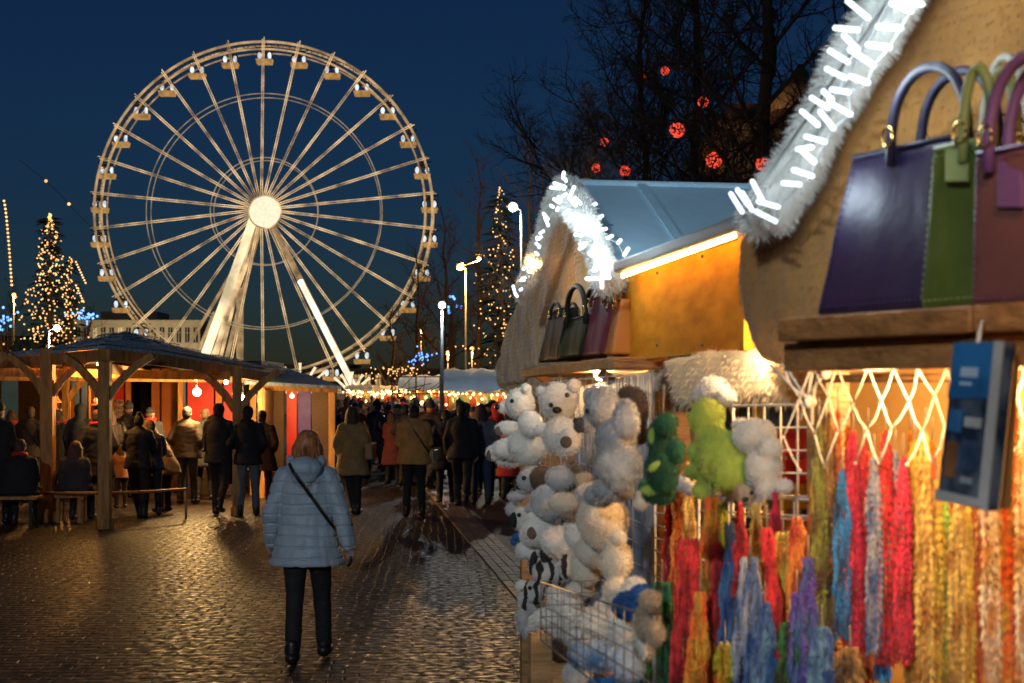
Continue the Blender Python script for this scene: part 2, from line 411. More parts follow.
# ------------------------------------------------------------ far buildings
def windows_mat(): return glow('window_warm', (1.0, .62, .25), .55, .5, .6)
wdark = mat('window_dark', (.02, .025, .035), rough=.15)
def building(name, label, px0, px1, pytop, Y, wallm, floors, nwin, lit, roofm=None, depth=14, cat='building', attic=True):
    a = P(px0, 391, Y); b_ = P(px1, 391, Y); zt = CH + (HY - pytop) / F * Y
    t = thing(name, label, cat, ((a.x + b_.x) / 2, Y, 0))
    wd = b_.x - a.x; cx = (a.x + b_.x) / 2
    q = MB(); q.box((cx, Y + depth / 2, zt / 2), (wd, depth, zt)); q.build('wall', wallm, t)
    q = MB(); q.box((cx, Y + depth / 2 - .2, zt + .12), (wd + .8, depth + .8, .35)); q.build('cornice', wallm, t)
    q = MB(); q.box((cx, Y - .05, zt * .5), (wd + .06, .22, .25)); q.build('string_course', wallm, t)
    if attic:
        q = MB(); q.box((cx - wd * .1, Y + depth / 2, zt + 1.0), (wd * .45, depth * .6, 1.7)); q.build('attic_storey', wallm, t)
    fh = zt / floors; rnd = random.Random(int(px0))
    for f_ in range(floors):
        for k in range(nwin):
            x = a.x + wd * (k + .5) / nwin; z = fh * (f_ + .52)
            m = windows_mat() if rnd.random() < lit else wdark
            q = MB(); q.box((x, Y - .03, z), (wd / nwin * .52, .1, fh * .55)); wo = q.build('window', m, t)
            q = MB(); q.box((x, Y - .12, z), (.1, .06, fh * .55)); q.box((x, Y - .12, z + fh * .08), (wd / nwin * .52, .06, .1)); q.box((x, Y - .15, z - fh * .3), (wd / nwin * .6, .25, .14))
            q.build('frame', wallm, wo)
    return t
cream = mat('cream_render', (.42, .36, .25), rough=.8, var=.15, scale=.6, emit=None)
bt = building('city_building', 'pale cream city building floodlit behind the pavilion roof', 74, 200, 322, 230, cream, 3, 15, .25)
for px in (95, 140, 185):
    plight('floodlight', P(px, 350, 221), (1, .8, .5), 1500, .5, bt)
bt2 = building('city_building', 'low dark building behind the tents with a few lit windows', 352, 520, 371, 175, mat('dark_render', (.1, .08, .07)), 2, 16, .45, attic=False)
bt3 = building('city_building', 'dim building at the left edge behind the lit conifer', -60, 72, 338, 220, mat('grey_render', (.08, .075, .07)), 3, 14, .2, attic=False)
bt4 = building('city_building', 'long low dark building seen between the wheel spokes', 205, 350, 366, 240, mat('brown_render', (.1, .07, .05)), 2, 20, .4, attic=False)
bt5 = building('brick_hall', 'dim old brick hall behind the bare trees', 724, 815, 128, 75, mat('old_brick', (.16, .10, .055), scale=4, bump=.4), 4, 7, 0, attic=True)
q = MB(); tc_ = P(800, 391, 74); q.tube([(tc_.x, tc_.y, 0), (tc_.x, tc_.y, 16.5)], 1.6, 16); q.tube([(tc_.x, tc_.y, 16.5), (tc_.x, tc_.y, 19)], [1.8, .1], 16)
q.build('stair_turret', mat('old_brick', (.2, .13, .07)), bt5)
plight('floodlight', P(775, 300, 68), (1, .66, .36), 3200, .4, bt5)  # unseen lamp added in front of the hall to warm its wall

# ------------------------------------------------------------ trees
bark_dark = mat('bark_dark', (.055, .036, .024), rough=.9, bump=.5, bscale=6)
bark_brown = mat('bark_brown', (.075, .045, .025), rough=.9, bump=.5, bscale=6)
def bare_tree(h, seed, spread=.5, twigs=3, r0=.22, lean=.0, first=.22, nb=26, droop=.0, dens=1.0):
    """trunk and branches as tapered tubes; returns (trunk MB, branches MB, twig MB)"""
    rnd = random.Random(seed); T = MB(); B = MB()
    pts = [Vector((0, 0, 0))]; n = 9
    for i in range(1, n + 1):
        pts.append(Vector((rnd.uniform(-.12, .12) * i * .25 + lean * h * (i / n), rnd.uniform(-.12, .12) * i * .25, h * i / n)))
    rad = [r0 * (1 - .9 * (i / n) ** .9) + .015 for i in range(n + 1)]; rad[0] *= 1.5
    T.tube(pts, rad, 9)
    def at(t):
        f = t * n; i = min(int(f), n - 1); return pts[i].lerp(pts[i + 1], f - i), rad[i] + (rad[i + 1] - rad[i]) * (f - i)
    def branch(p, d, L, r, lev):
        m = 5 if lev < 2 else 3; q = [p]; dd = d.copy()
        for i in range(m):
            dd = (dd + Vector((rnd.gauss(0, .18), rnd.gauss(0, .18), rnd.gauss(0, .14) + .09 - droop * (i / m)))).normalized()
            q.append(q[-1] + dd * L / m)
        B.tube(q, [r * (1 - .8 * i / m) for i in range(m + 1)], 5 if lev == 0 else (4 if lev == 1 else 3), caps=False)
        if lev < twigs:
            k = int(((6, 5, 4, 3)[lev] + L * (1.3 if lev < 2 else 1.0)) * dens)
            for j in range(k):
                t = rnd.uniform(.18, 1.0); i = min(int(t * m), m - 1); p2 = q[i].lerp(q[i + 1], t * m - i)
                ax = (q[i + 1] - q[i]).normalized(); rv = Vector((rnd.gauss(0, 1), rnd.gauss(0, 1), rnd.gauss(0, .8))).normalized()
                d2 = (ax * .75 + rv * .85).normalized()
                branch(p2, d2, L * rnd.uniform(.32, .52), max(r * .45, .007), lev + 1)
    for k in range(nb):
        t = first + (1 - first) * (k + rnd.random()) / nb; p, r = at(min(t, .99)); az = k * 2.4 + rnd.uniform(-.4, .4)
        el = .15 + .9 * t; d = Vector((math.cos(az) * math.cos(el), math.sin(az) * math.cos(el), math.sin(el)))
        L = h * spread * (1 - t * .78) * rnd.uniform(.65, 1.0)
        branch(p, d, L, max(r * .42, .02), 0)
    return T, B
def place_tree(name, label, px, Y, h, seed, m, group=None, **k):
    T, B = bare_tree(h, seed, **k); c = P(px, 391, Y); c.z = 0
    t = thing(name, label, 'tree', c, group=group)
    for mb, nm in ((T, 'trunk'), (B, 'crown')):
        mb.v = [v + c for v in mb.v]; mb.build(nm, m, t)
    return t
TG = 'bare trees hung with red light balls'
place_tree('bare_tree', 'left bare tree with wide dark crown above the snowy roof', 645, 46, 17, 11, bark_dark, TG, spread=.46, nb=34, r0=.22, dens=1.1)
place_tree('bare_tree', 'middle bare tree with a straight trunk behind the stall ridge', 696, 43, 20, 12, bark_dark, TG, spread=.36, nb=36, r0=.24, dens=1.1)
place_tree('bare_tree', 'right bare tree with thick trunk beside the white light sticks', 765, 38, 20, 13, bark_brown, TG, spread=.34, nb=32, r0=.30, dens=1.05)
place_tree('bare_tree', 'lower bare tree at the left end of the dark row', 590, 58, 13.5, 14, bark_dark, TG, spread=.5, nb=32, r0=.2, dens=1.3)
place_tree('bare_tree', 'small bare tree glowing brown in front of the brick hall', 722, 60, 13, 21, bark_brown, TG, spread=.5, nb=22, r0=.2)
# row of brown trees along the street, right of the wheel
for i, (px, Y, h, lab) in enumerate(((392, 120, 9, 'leftmost bare brown tree of the far row by the wheel rim'), (418, 110, 13, 'bare brown tree behind the white street lamp'), (444, 100, 15, 'bare brown tree left of the tall twin lamp'),
                                     (478, 92, 17, 'bare tree right of the tall twin lamp'), (530, 85, 17, 'bare tree behind the tip of the far gable'), (560, 75, 13, 'low bare tree rising behind the far gable'))):
    place_tree('bare_tree', lab, px, Y, h, 30 + i, bark_brown if i < 4 else bark_dark, 'bare trees along the far side of the street', spread=.42, nb=18, r0=.22, twigs=2)
# trees at left behind the pavilion
for i, (px, Y, h, lab) in enumerate(((14, 110, 10, 'bare tree at the left edge in front of the dim building'), (88, 105, 8, 'small bare tree right of the lit conifer'))):
    place_tree('bare_tree', lab, px, Y, h, 50 + i, bark_dark, 'bare trees behind the pavilion', spread=.45, nb=18, r0=.18, twigs=2)
warm_pt = glow('fairy_warm', (1.0, .50, .14), 2.4, .4, .4); blue_pt = glow('fairy_blue', (.10, .32, 1.0), 3.0); cold_pt = glow('fairy_cold', (.7, .85, 1.0), 2.2)
def dots(mb, pts, r):
    for p in pts: mb.ball(p, r, seg=5, rings=4)
def lit_conifer(label, px, Y, h, wbase, n, seed, sz, frond, col=(.012, .02, .012)):
    rnd = random.Random(seed); c = P(px, 391, Y); c.z = 0
    t = thing('christmas_tree', label, 'tree', c)
    q = MB(); q.tube([c, c + Vector((0, 0, h * .97))], [.28, .03], 8); q.build('trunk', bark_dark, t)
    q = MB()
    for k in range(frond):
        z = h * (.08 + .9 * rnd.random() ** .85); R_ = wbase * (1 - z / h) ** .8 * (1 + .45 * math.sin(z * 2.2)) * (.7 + .6 * abs(math.sin(k % 11 * 1.7 + z * .5))) + .08
        az = rnd.uniform(0, 2 * PI); d = Vector((math.cos(az), math.sin(az), -.25 + rnd.uniform(-.2, .2))); r = R_ * rnd.uniform(.2, 1.05)
        p = c + Vector((math.cos(az) * r * .5, math.sin(az) * r * .5, z)); e = p + d * rnd.uniform(.3, .8)
        s_ = Vector((-math.sin(az), math.cos(az), rnd.uniform(-.5, .5))) * rnd.uniform(.06, .14)
        q.add([p - s_, p + s_, e + s_ * .3, e - s_ * .3, p.lerp(e, .5) + Vector((0, 0, .08))], [(0, 1, 4), (1, 2, 4), (2, 3, 4), (3, 0, 4)])
    q.build('crown', mat('conifer_needles', col, rough=.9), t)
    q = MB(); pts = []
    for k in range(n):
        tt = (k + rnd.random()) / n; z = h * (.1 + .9 * tt ** 1.25); R_ = wbase * (1 - z / h) ** .85 * (1 + .3 * math.sin(z * 1.9)) + .05; az = rnd.uniform(0, 2 * PI)
        pts.append(c + Vector((math.cos(az) * R_ * rnd.uniform(.3, 1.45), math.sin(az) * R_ * rnd.uniform(.5, 1.2), z + rnd.uniform(-.5, .3) * (z < h * .9))))
    dots(q, pts, sz); o = q.build('fairy_lights', warm_pt, t); o['kind'] = 'stuff'
    return t
lit_conifer('tall conifer wound in golden fairy lights left of the wheel', 50, 85, 12.6, 2.4, 560, 1, .05, 520)
lit_conifer('smaller conifer with golden lights just right of the tall lit one', 70, 88, 10.3, 1.3, 170, 5, .046, 200)
lit_conifer('slim conifer with gold fairy lights behind the twin lamp', 500, 62, 10.9, 1.6, 250, 2, .034, 260)
lit_conifer('low bushy conifer with faint lights behind the pavilion roof', 24, 80, 5.0, 3.0, 150, 3, .045, 1500)
# blue lights wound in bushes
def light_bush(label, px, py, Y, wpx, hpx, n, m, seed, sz=.07):
    rnd = random.Random(seed); c = P(px, py, Y); t = thing('lit_shrub', label, 'shrub', (c.x, c.y, 0))
    q = MB(); hb_ = c.z + hpx / F * Y
    for k in range(60):
        az = rnd.uniform(0, 2 * PI); e = Vector((math.cos(az) * wpx / F * Y * rnd.random(), math.sin(az) * 1.5, hb_ * rnd.uniform(.4, 1.0)))
        q.tube([(c.x, c.y, 0), Vector((c.x, c.y, 0)) + e * .5 + Vector((0, 0, hb_ * .12)), Vector((c.x, c.y, 0)) + e], [.05, .03, .01], 3)
    q.build('branches', bark_dark, t)
    q = MB(); dots(q, [c + Vector((rnd.gauss(0, .45) * wpx / F * Y, rnd.uniform(-1, 1), rnd.gauss(0, .45) * hpx / F * Y)) for _ in range(n)], sz)
    o = q.build('fairy_lights', m, t); o['kind'] = 'stuff'
light_bush('shrub with bright blue lights between conifer and pale building', 84, 316, 90, 12, 6, 26, blue_pt, 4, .09)
light_bush('blue lit shrub at the far left edge', 8, 322, 92, 12, 14, 16, blue_pt, 5, .09)
light_bush('shrub with blue lights low behind the tents', 420, 358, 95, 12, 10, 30, blue_pt, 6, .06)
light_bush('tall shrub with a few blue lights beside the white street lamp', 452, 300, 95, 7, 12, 8, blue_pt, 7, .1)
light_bush('shrub dotted with pale gold lights in the middle of the street', 398, 372, 80, 30, 8, 60, warm_pt, 8, .04)
# red light balls hung in the bare trees
red_a = glow('red_ball_light', (1.0, .07, .03), 1.3, .7, 9); red_c = mat('red_wire', (.3, .05, .03))
for i, (px, py, rp, Y, lab) in enumerate(((677, 130, 7, 38, 'largest red light ball, high in the middle tree'), (714, 160, 7.5, 38, 'red light ball low between the middle and right trees'), (762, 164, 6, 35, 'bright red light ball against the right trunk'),
    (703, 102, 5, 39, 'pinkish red light ball beside the middle trunk'), (665, 71, 4, 42, 'red light ball highest in the row of trees'), (645, 76, 2.2, 45, 'tiny red light ball left of the highest one'), (625, 171, 5, 44, 'red light ball just above the snowy ridge'),
    (604, 142, 4, 46, 'dim red light ball in the leftmost crown'), (596, 168, 4, 48, 'dim orange light ball lowest at the left of the trees'))):
    c = P(px, py, Y); r = rp / F * Y; t = thing('light_ball', lab, 'light ball', c, group='red light balls in the trees')
    q = MB(); rnd = random.Random(i); dots(q, [c + Vector((rnd.gauss(0, 1), rnd.gauss(0, 1), rnd.gauss(0, 1))).normalized() * r for _ in range(90)], r * .13)
    q.build('red_bulbs', red_a, t)['kind'] = 'stuff'
    q = MB()
    for k in range(6):
        a = PI * k / 6; q.tube([c + Vector((math.cos(a) * math.cos(x), math.sin(a) * math.cos(x), math.sin(x))) * r for x in [2 * PI * j / 16 for j in range(17)]], r * .035, 3, caps=False)
    q.tube([c + Vector((0, 0, r)), c + Vector((0, 0, r + .8))], .008, 3); q.build('wire_sphere', red_c, t)
# string lights on wires
wirem = mat('wire', (.02, .02, .02))
def string_light(label, pts, bulbs, m, r):
    t = thing('string_light', label, 'string light', pts[0])
    q = MB(); q.tube(pts, .012, 4); q.build('wire', wirem, t)
    for b_ in bulbs:
        q = MB(); dots(q, [b_], r); q.build('bulb', m, t)
p0, p1 = P(46, 181, 60), P(69, 204, 60)
string_light('short string with two gold stars high left of the wheel', [P(20, 160, 62), p0, P(58, 192, 60), p1, P(95, 232, 60)], [p0, p1], warm_pt, .07)
string_light('string of gold lights running down at the left edge', [P(2, 200, 70), P(9, 240, 70), P(12, 290, 70)], [P(2 + 8 * (k / 22) ** .7 + 2, 201 + k * 4, 70) for k in range(22)], warm_pt, .06)
string_light('string of gold lights sagging down beside the left wheel rim', [P(75, 262, 75), P(88, 255, 75), P(78, 285, 75), P(84, 300, 75)], [P(76 + (k % 9) * 1.2, 262 + k * 2.6, 75) for k in range(16)], warm_pt, .05)

# ------------------------------------------------------------ street lamps
pole_m = mat('lamp_pole', (.12, .12, .12), rough=.4, metal=.6)
def lamp(label, px, py, Y, col, es, power, twin=False, rp=5, arm=0):
    c = P(px, py, Y); r = rp / F * Y; t = thing('street_lamp', label, 'street lamp', (c.x + arm, c.y, 0), group='street lamps')
    q = MB(); q.tube([(c.x + arm, c.y, 0), (c.x + arm, c.y, 1.2), (c.x + arm, c.y, c.z - .1)], [.085, .06, .04], 10)
    if arm: q.tube([(c.x + arm, c.y, c.z - .1), (c.x, c.y, c.z)], .04, 6)
    if twin: q.tube([(c.x - .1, c.y, c.z), (c.x + twin, c.y, c.z + .35)], .04, 6)
    q.build('pole', pole_m, t)
    for k in range(2 if twin else 1):
        cc = c if k == 0 else c + Vector((twin, 0, .45))
        q = MB(); q.tube([cc + Vector((0, 0, r)), cc + Vector((0, 0, r * 1.5))], [r * 1.2, r * .3], 12); q.build('lamp_hood', pole_m, t)
        q = MB(); q.ball(cc, r * (1 if k == 0 else .6), seg=12, rings=8); q.build('lamp_head', glow('lamp_%.1f%.1f' % (col[1], es), col, es), t)
        plight('lamp_light', cc - Vector((0, 0, r * 1.3)), col, power * 2.6, r, t)
    return t
lamp('white globe street lamp just left of the far gable', 513, 207, 55, (1, .88, .68), 6, 500, rp=4.5, arm=.32)
lamp('tall orange twin street lamp in front of the brown trees', 460, 267, 75, (1, .5, .12), 5, 1400, twin=1.0, rp=3.4, arm=.3)
lamp('white street lamp left of the orange twin lamp', 442, 305, 38, (.85, .93, 1.0), 6, 130, rp=3.6)
lamp('slim lamp post with white head in front of the lit conifer', 57, 328, 70, (.95, .95, 1.0), 6, 700, rp=3.4, arm=-.4)
lamp('small amber street lamp at the left behind the conifer', 14, 295, 88, (1, .5, .12), 4, 400, rp=2)
lamp('small amber street lamp far right of the wheel leg', 448, 353, 120, (1, .45, .1), 4, 600, rp=2.2)
lamp('small amber street lamp beside the far gable hide', 472, 349, 110, (1, .45, .1), 4, 600, rp=2.2)
lamp('amber street lamp low between wheel rim and tents', 421, 331, 130, (1, .45, .1), 4, 700, rp=1.8)
# added fill lamps out of view: cool behind the camera, amber at the left
lamp('plain fill lamp added behind the camera', -3300, -1500, 1.0, (.80, .9, 1.0), 6, 0, rp=160) if False else None
def fill_lamp(label, loc, col, power):
    t = thing('street_lamp', label, 'street lamp', (loc[0], loc[1], 0), group='street lamps')  # added fill light in the shape of a street lamp
    q = MB(); q.tube([(loc[0], loc[1], 0), (loc[0], loc[1], loc[2] - .2)], [.1, .05], 10); q.build('pole', pole_m, t)
    q = MB(); q.ball(loc, .18); q.build('lamp_head', glow('fill_lamp_%.2f' % col[1], col, 8), t)
    q = MB(); q.tube([Vector(loc) + Vector((0, 0, .17)), Vector(loc) + Vector((0, 0, .3))], [.26, .05], 12); q.build('lamp_hood', pole_m, t)
    plight('lamp_light', (loc[0], loc[1], loc[2] - .3), col, power, .25, t)
fill_lamp('tall lamp added unseen behind the camera as cool fill', (-5.0, -10.0, 7.0), (.74, .88, 1.0), 4600)
fill_lamp('amber lamp added out of frame left of the pavilion as warm fill', (-15.0, 9.0, 6.5), (1.0, .48, .12), 330)
# ------------------------------------------------------------ pavilion
timber = wood('pavilion_timber', (.52, .24, .06), .5, 1.2, .65, (3, 3, .5))
shingle = mat('roof_shingles', (.36, .50, .62), rough=.55, var=.5, scale=7, bump=.9, bscale=22, stretch=(1, 4, 1))
pv = thing('pavilion', 'open timber pavilion with low bluish shingle roof and braced posts', 'pavilion', (P(106, 391, 21).x, 24, 0))
eaves = [P(-75, 366, 25.5), P(0, 356, 23), P(52, 350, 21.6), P(106, 345, 20.4), P(160, 351, 21.5), P(212, 360, 23.2), P(262, 369, 25.2), P(300, 372, 30), P(230, 372, 33), P(100, 372, 34), P(-60, 372, 32)]
peak0, peak1 = P(125, 331, 23.6), P(158, 341, 27.5)
q = MB()
n = len(eaves)
mids = []
for e in eaves:
    c = peak0.lerp(peak1, .3); m_ = e.lerp(c, .55); m_.z = e.z + (c.z - e.z) * .42; mids.append(m_)
V = eaves + mids + [peak0, peak1]; Fq = []
for i in range(n):
    j = (i + 1) % n; Fq.append((i, j, n + j, n + i)); Fq.append((n + i, n + j, 2 * n if i < 6 else 2 * n + 1))
Fq.append((2 * n, n + 6, 2 * n + 1)); Fq.append((2 * n + 1, n + 0, 2 * n))
under = len(V); V2 = [v - Vector((0, 0, .05)) for v in V]
Ff = Fq + [tuple(reversed([i + under for i in f])) for f in Fq] + [(i + under, (i + 1) % n + under, (i + 1) % n, i) for i in range(n)]
q.add(V + V2, Ff); q.build('roof', shingle, pv)
# individual uneven shingles lying on the roof planes
q = MB(); rnd = random.Random(2)
for i in range(n):
    if 6 < i < 10: continue
    j = (i + 1) % n
    for r in range(9):
        t = r / 9 * .98; a = eaves[i].lerp(mids[i], min(t / .55, 1)) if t < .55 else mids[i].lerp(peak0, (t - .55) / .45)
        b_ = eaves[j].lerp(mids[j], min(t / .55, 1)) if t < .55 else mids[j].lerp(peak0, (t - .55) / .45)
        L = (b_ - a).length; k = 0.0; up = ((mids[i] - eaves[i])).normalized()
        while k < L - .05:
            wd = rnd.uniform(.10, .2); p = a.lerp(b_, (k + wd / 2) / L) + Vector((0, 0, .018 + rnd.uniform(0, .02)))
            d = (b_ - a).normalized(); s_ = d * (wd - .012) / 2; u = up * rnd.uniform(.22, .34)
            lift = Vector((0, 0, .012))
            q.add([p - s_ - u * .15 + lift, p + s_ - u * .15 + lift, p + s_ + u, p - s_ + u, p - s_ - u * .15 - lift, p + s_ - u * .15 - lift], [(0, 1, 2, 3), (4, 5, 1, 0)])
            k += wd
q.build('shingles', shingle, pv)
for i in (0, 1, 2, 3, 4, 5, 10):
    j = (i + 1) % n; q = MB(); dz = Vector((0, .05, -.14)); q.beam(eaves[i] + dz, eaves[j] + dz, .09, .17); q.build('eaves_beam', timber, pv)
for i in range(0, n): 
    q = MB(); q.beam(eaves[i] + Vector((0, .1, -.10)), mids[i] + Vector((0, 0, -.10)), .07, .1); q.beam(mids[i] + Vector((0, 0, -.10)), peak0 + Vector((0, 0, -.12)), .07, .1); q.build('rafter', timber, pv)
posts = [(105, 529, .17, 1, 1), (237, 516, .13, 1, 1), (48, 522, .19, 1, 1), (66, 495, .13, 1, 1), (-38, 520, .15, 1, 1), (131, 470, .12, 0, 0), (147, 468, .12, 0, 0), (167, 474, .14, 1, 1), (90, 470, .1, 0, 0), (262, 474, .12, 1, 1)]
for (px, py, wd, bl, br_) in posts:
    f = G(px, py); ztop = CH + (HY - (352 if px < 160 else 368)) / F * f.y + .05
    if f.y > 26: ztop = 2.55
    q = MB(); q.box((f.x, f.y, ztop / 2), (wd, wd, ztop)); q.tube([(f.x, f.y, 0), (f.x, f.y, .16)], [wd * .85, wd * .8], 4); q.build('post', timber, pv, bevel=.012)
    for s_ in (-1, 1):
        if (s_ < 0 and bl) or (s_ > 0 and br_):
            q = MB(); pts = [Vector((f.x + s_ * x, f.y + (.15 * x if s_ > 0 else .3 * x), ztop - z)) for x, z in ((.04, .72), (.2, .48), (.42, .26), (.66, .1))]
            for a, b_ in zip(pts, pts[1:]): q.beam(a, b_, .07, .11)
            q.build('brace', timber, pv)
# tie beams under the roof
for (a, b_) in (((0, 372, 22.5), (230, 376, 23.5)), ((-60, 376, 25.5), (262, 379, 27)), ((66, 372, 22), (150, 376, 30)), ((105, 368, 20.9), (167, 376, 33))):
    q = MB(); q.beam(P(*a), P(*b_), .08, .14); q.build('tie_beam', timber, pv)
# handrail between posts
q = MB(); q.tube([P(40, 493, 21.6), P(105, 493, 20.9), P(150, 491.5, 21.6), P(186, 489, 22.2)], .022, 8)
q.tube([Vector((P(186, 489, 22.2).x, 22.2, 0)), P(186, 488, 22.2)], .02, 8); q.tube([Vector((P(40, 493, 21.6).x, 21.6, 0)), P(40, 492, 21.6)], .02, 8)
tag(q.build('handrail', timber), 'thin wooden leaning rail running behind the front pavilion post', 'rail')
# bench at far left
bn = thing('bench', 'low bench at the left edge under a seated figure', 'bench', (P(10, 391, 20.5).x, 20.6, 0))
sx = P(18, 391, 20.6).x; q = MB(); q.box((sx - .35, 20.7, .45), (1.25, .35, .05)); q.build('seat', timber, bn, bevel=.01)
for k in (-.92, .2):
    q = MB(); q.box((sx + k, 20.57, .21), (.05, .05, .42)); q.box((sx + k, 20.83, .21), (.05, .05, .42)); q.box((sx + k, 20.7, .1), (.04, .3, .04)); q.build('leg', mat('bench_iron', (.03, .03, .03), rough=.4, metal=.5), bn)

bulb_m = glow('bare_bulb', (1.0, .80, .48), 22)
cord = mat('lamp_cord', (.03, .03, .03))
def bulb(label, px, py, Y, power, r=.05, col=WARM, zc=.6):
    c = P(px, py, Y); t = thing('hanging_bulb', label, 'bulb', c, group='bare bulbs under the pavilion roofs')
    q = MB(); q.ball(c, r, seg=10, rings=8); q.build('glass_bulb', bulb_m, t)
    q = MB(); q.tube([c + Vector((0, 0, r)), c + Vector((0, 0, r + .07))], .02, 8); q.tube([c + Vector((0, 0, r + .07)), c + Vector((0, 0, zc))], .006, 5); q.build('cord', cord, t)
    plight('bulb_light', c - Vector((0, .12, .05)), col, power, r, t)
bulb('brightest bare bulb in front of the red panel in the pavilion', 197, 392, 25.2, 360, .075, (1, .58, .2), .4)
bulb('small bare bulb under the roof left of the front post', 99, 364, 22.6, 90, .035, (1, .45, .1), .2)
bulb('bare bulb half hidden beside the right pavilion post', 243, 398, 26.0, 60, .05, (1, .6, .25), .3)
bulb('bare bulb just under the roof edge left of the right post', 226, 382, 26, 50, .04, (1, .6, .25), .1)
bulb('bare bulb deep at the left of the pavilion', 60, 376, 29, 110, .04, (1, .42, .1), .1)

# kiosks inside and behind the pavilion
redp = mat('red_panel', (.55, .02, .012), rough=.5, var=.3, scale=2, bump=.2); bluep = mat('blue_panel', (.03, .11, .32), rough=.5, var=.3, scale=2)
orangep = mat('orange_panel', (.6, .17, .03), rough=.6, var=.3, scale=2); purplep = mat('purple_panel', (.07, .04, .25), rough=.6, var=.3); darkp = wood('dark_boards', (.08, .045, .02))
def kiosk(label, Y, panels, z1=2.5, depth=2.2, x0=None, x1=None, roof=None, rz=None):
    a = P(x0, 391, Y); b_ = P(x1, 391, Y)
    t = thing('market_kiosk', label, 'kiosk', ((a.x + b_.x) / 2, Y, 0))
    q = MB(); q.box(((a.x + b_.x) / 2, Y + depth, z1 / 2), (b_.x - a.x, .08, z1)); q.build('back_wall', darkp, t)
    for (p0, p1, m, z0, zz) in panels:
        xa = P(p0, 391, Y).x; xb = P(p1, 391, Y).x
        q = MB(); q.box(((xa + xb) / 2, Y, (z0 + zz) / 2), (xb - xa, .06, zz - z0)); q.build('panel', m, t)
    q = MB(); q.box(((a.x + b_.x) / 2, Y + depth / 2, z1 + .04), (b_.x - a.x + .3, depth + .5, .08)); q.build('roof_board', darkp, t)
    for x in (a.x, b_.x):
        q = MB(); q.box((x, Y + depth / 2, z1 / 2), (.06, depth, z1)); q.build('side_wall', darkp, t)
    for x in (a.x + .04, b_.x - .04):
        q = MB(); q.box((x, Y - .08, z1 / 2), (.1, .1, z1)); q.build('corner_post', timber, t)
    return t
kiosk('kiosk with a wide red front and blue edge lit by a bare bulb', 27.5, [(182, 186, bluep, 0, 2.45), (188, 214, redp, .9, 2.45), (216, 222, orangep, 0, 2.45), (224, 236, redp, .2, 2.4), (188, 236, darkp, 0, .88)], x0=180, x1=256)
kiosk('kiosk with tall red and orange panels behind the front post', 28.5, [(112, 124, redp, 0, 2.45), (126, 131, orangep, 0, 2.45), (152, 160, orangep, .3, 2.45), (162, 174, orangep, 0, 2.45), (133, 150, darkp, 0, 1.2)], x0=110, x1=178)
kiosk('kiosk with bright blue panels deep in the pavilion', 30.5, [(2, 18, bluep, .9, 2.35), (56, 62, bluep, .8, 2.3), (72, 80, bluep, 0, 2.4), (82, 88, bluep, .5, 2.4), (20, 54, darkp, 0, 1.1)], x0=-30, x1=106)
# lattice on the red panel
q = MB()
for k in range(5): q.tube([P(115 + k * 2, 400, 28.4), P(115 + k * 2, 440, 28.4)], .012, 4)
for k in range(9): q.tube([P(115, 400 + k * 5, 28.4), P(123, 400 + k * 5, 28.4)], .012, 4)
tag(q.build('trellis', mat('trellis_white', (.4, .32, .26))), 'small pale trellis against the tall red panel', 'trellis')
# goods glittering on the kiosk shelves
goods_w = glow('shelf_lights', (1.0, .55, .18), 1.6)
for i, (x0, x1, y0, y1, Y, lab) in enumerate(((58, 72, 398, 440, 29.6, 'amber lit goods on shelves beside the blue panel'), (92, 106, 384, 425, 29.9, 'amber and pale goods on shelves left of the front post'))):
    t = thing('display_shelf', lab, 'display shelf', (P(x0, 391, Y).x, Y, 0)); rnd = random.Random(i + 9)
    q = MB(); zz = [P(0, y, Y).z for y in (y0 + 4, (y0 + y1) / 2, y1)]
    for z in zz: q.box((P((x0 + x1) / 2, 391, Y).x, Y, z), ((x1 - x0) / F * Y, .3, .03))
    for x in (x0, x1): q.box((P(x, 391, Y).x, Y, zz[0] / 2 + .05), (.04, .3, zz[0] + .1))
    q.build('shelf', timber, t)
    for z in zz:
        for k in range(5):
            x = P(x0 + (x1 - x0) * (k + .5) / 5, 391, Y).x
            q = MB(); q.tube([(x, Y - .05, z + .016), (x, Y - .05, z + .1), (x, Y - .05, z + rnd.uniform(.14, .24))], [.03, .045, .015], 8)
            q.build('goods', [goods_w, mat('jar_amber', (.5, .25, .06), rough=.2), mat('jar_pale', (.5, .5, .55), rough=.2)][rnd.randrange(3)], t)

# second pavilion roof further back on the right of the first
pv2 = thing('pavilion', 'smaller dark timber kiosk roof behind, with red and purple panels', 'pavilion', (P(300, 391, 27).x, 27.5, 0))
q = MB(); e0, e1, e2, e3 = P(246, 381, 26.2), P(341, 386, 27.2), P(336, 388, 31), P(236, 385, 30.5); pk0, pk1 = P(262, 362, 28), P(310, 375, 28.6)
q.add([e0, e1, e2, e3, pk0, pk1] + [v - Vector((0, 0, .06)) for v in (e0, e1, e2, e3, pk0, pk1)], [(0, 1, 5, 4), (1, 2, 5), (2, 3, 4, 5), (3, 0, 4), (6, 10, 11, 7), (7, 11, 8), (8, 11, 10, 9), (9, 10, 6), (0, 6, 7, 1), (1, 7, 8, 2), (2, 8, 9, 3), (3, 9, 6, 0)])
q.build('roof', shingle, pv2)
for (px, py, Y) in ((262, 0, 26.6), (332, 0, 27.4), (304, 0, 30.2), (256, 0, 30.2)):
    c = P(px, 391, Y); q = MB(); q.box((c.x, Y, 1.03), (.12, .12, 2.06)); q.build('post', timber, pv2)
q = MB(); q.beam(P(250, 386, 26.6), P(337, 389, 27.4), .08, .14); q.build('eaves_beam', timber, pv2)
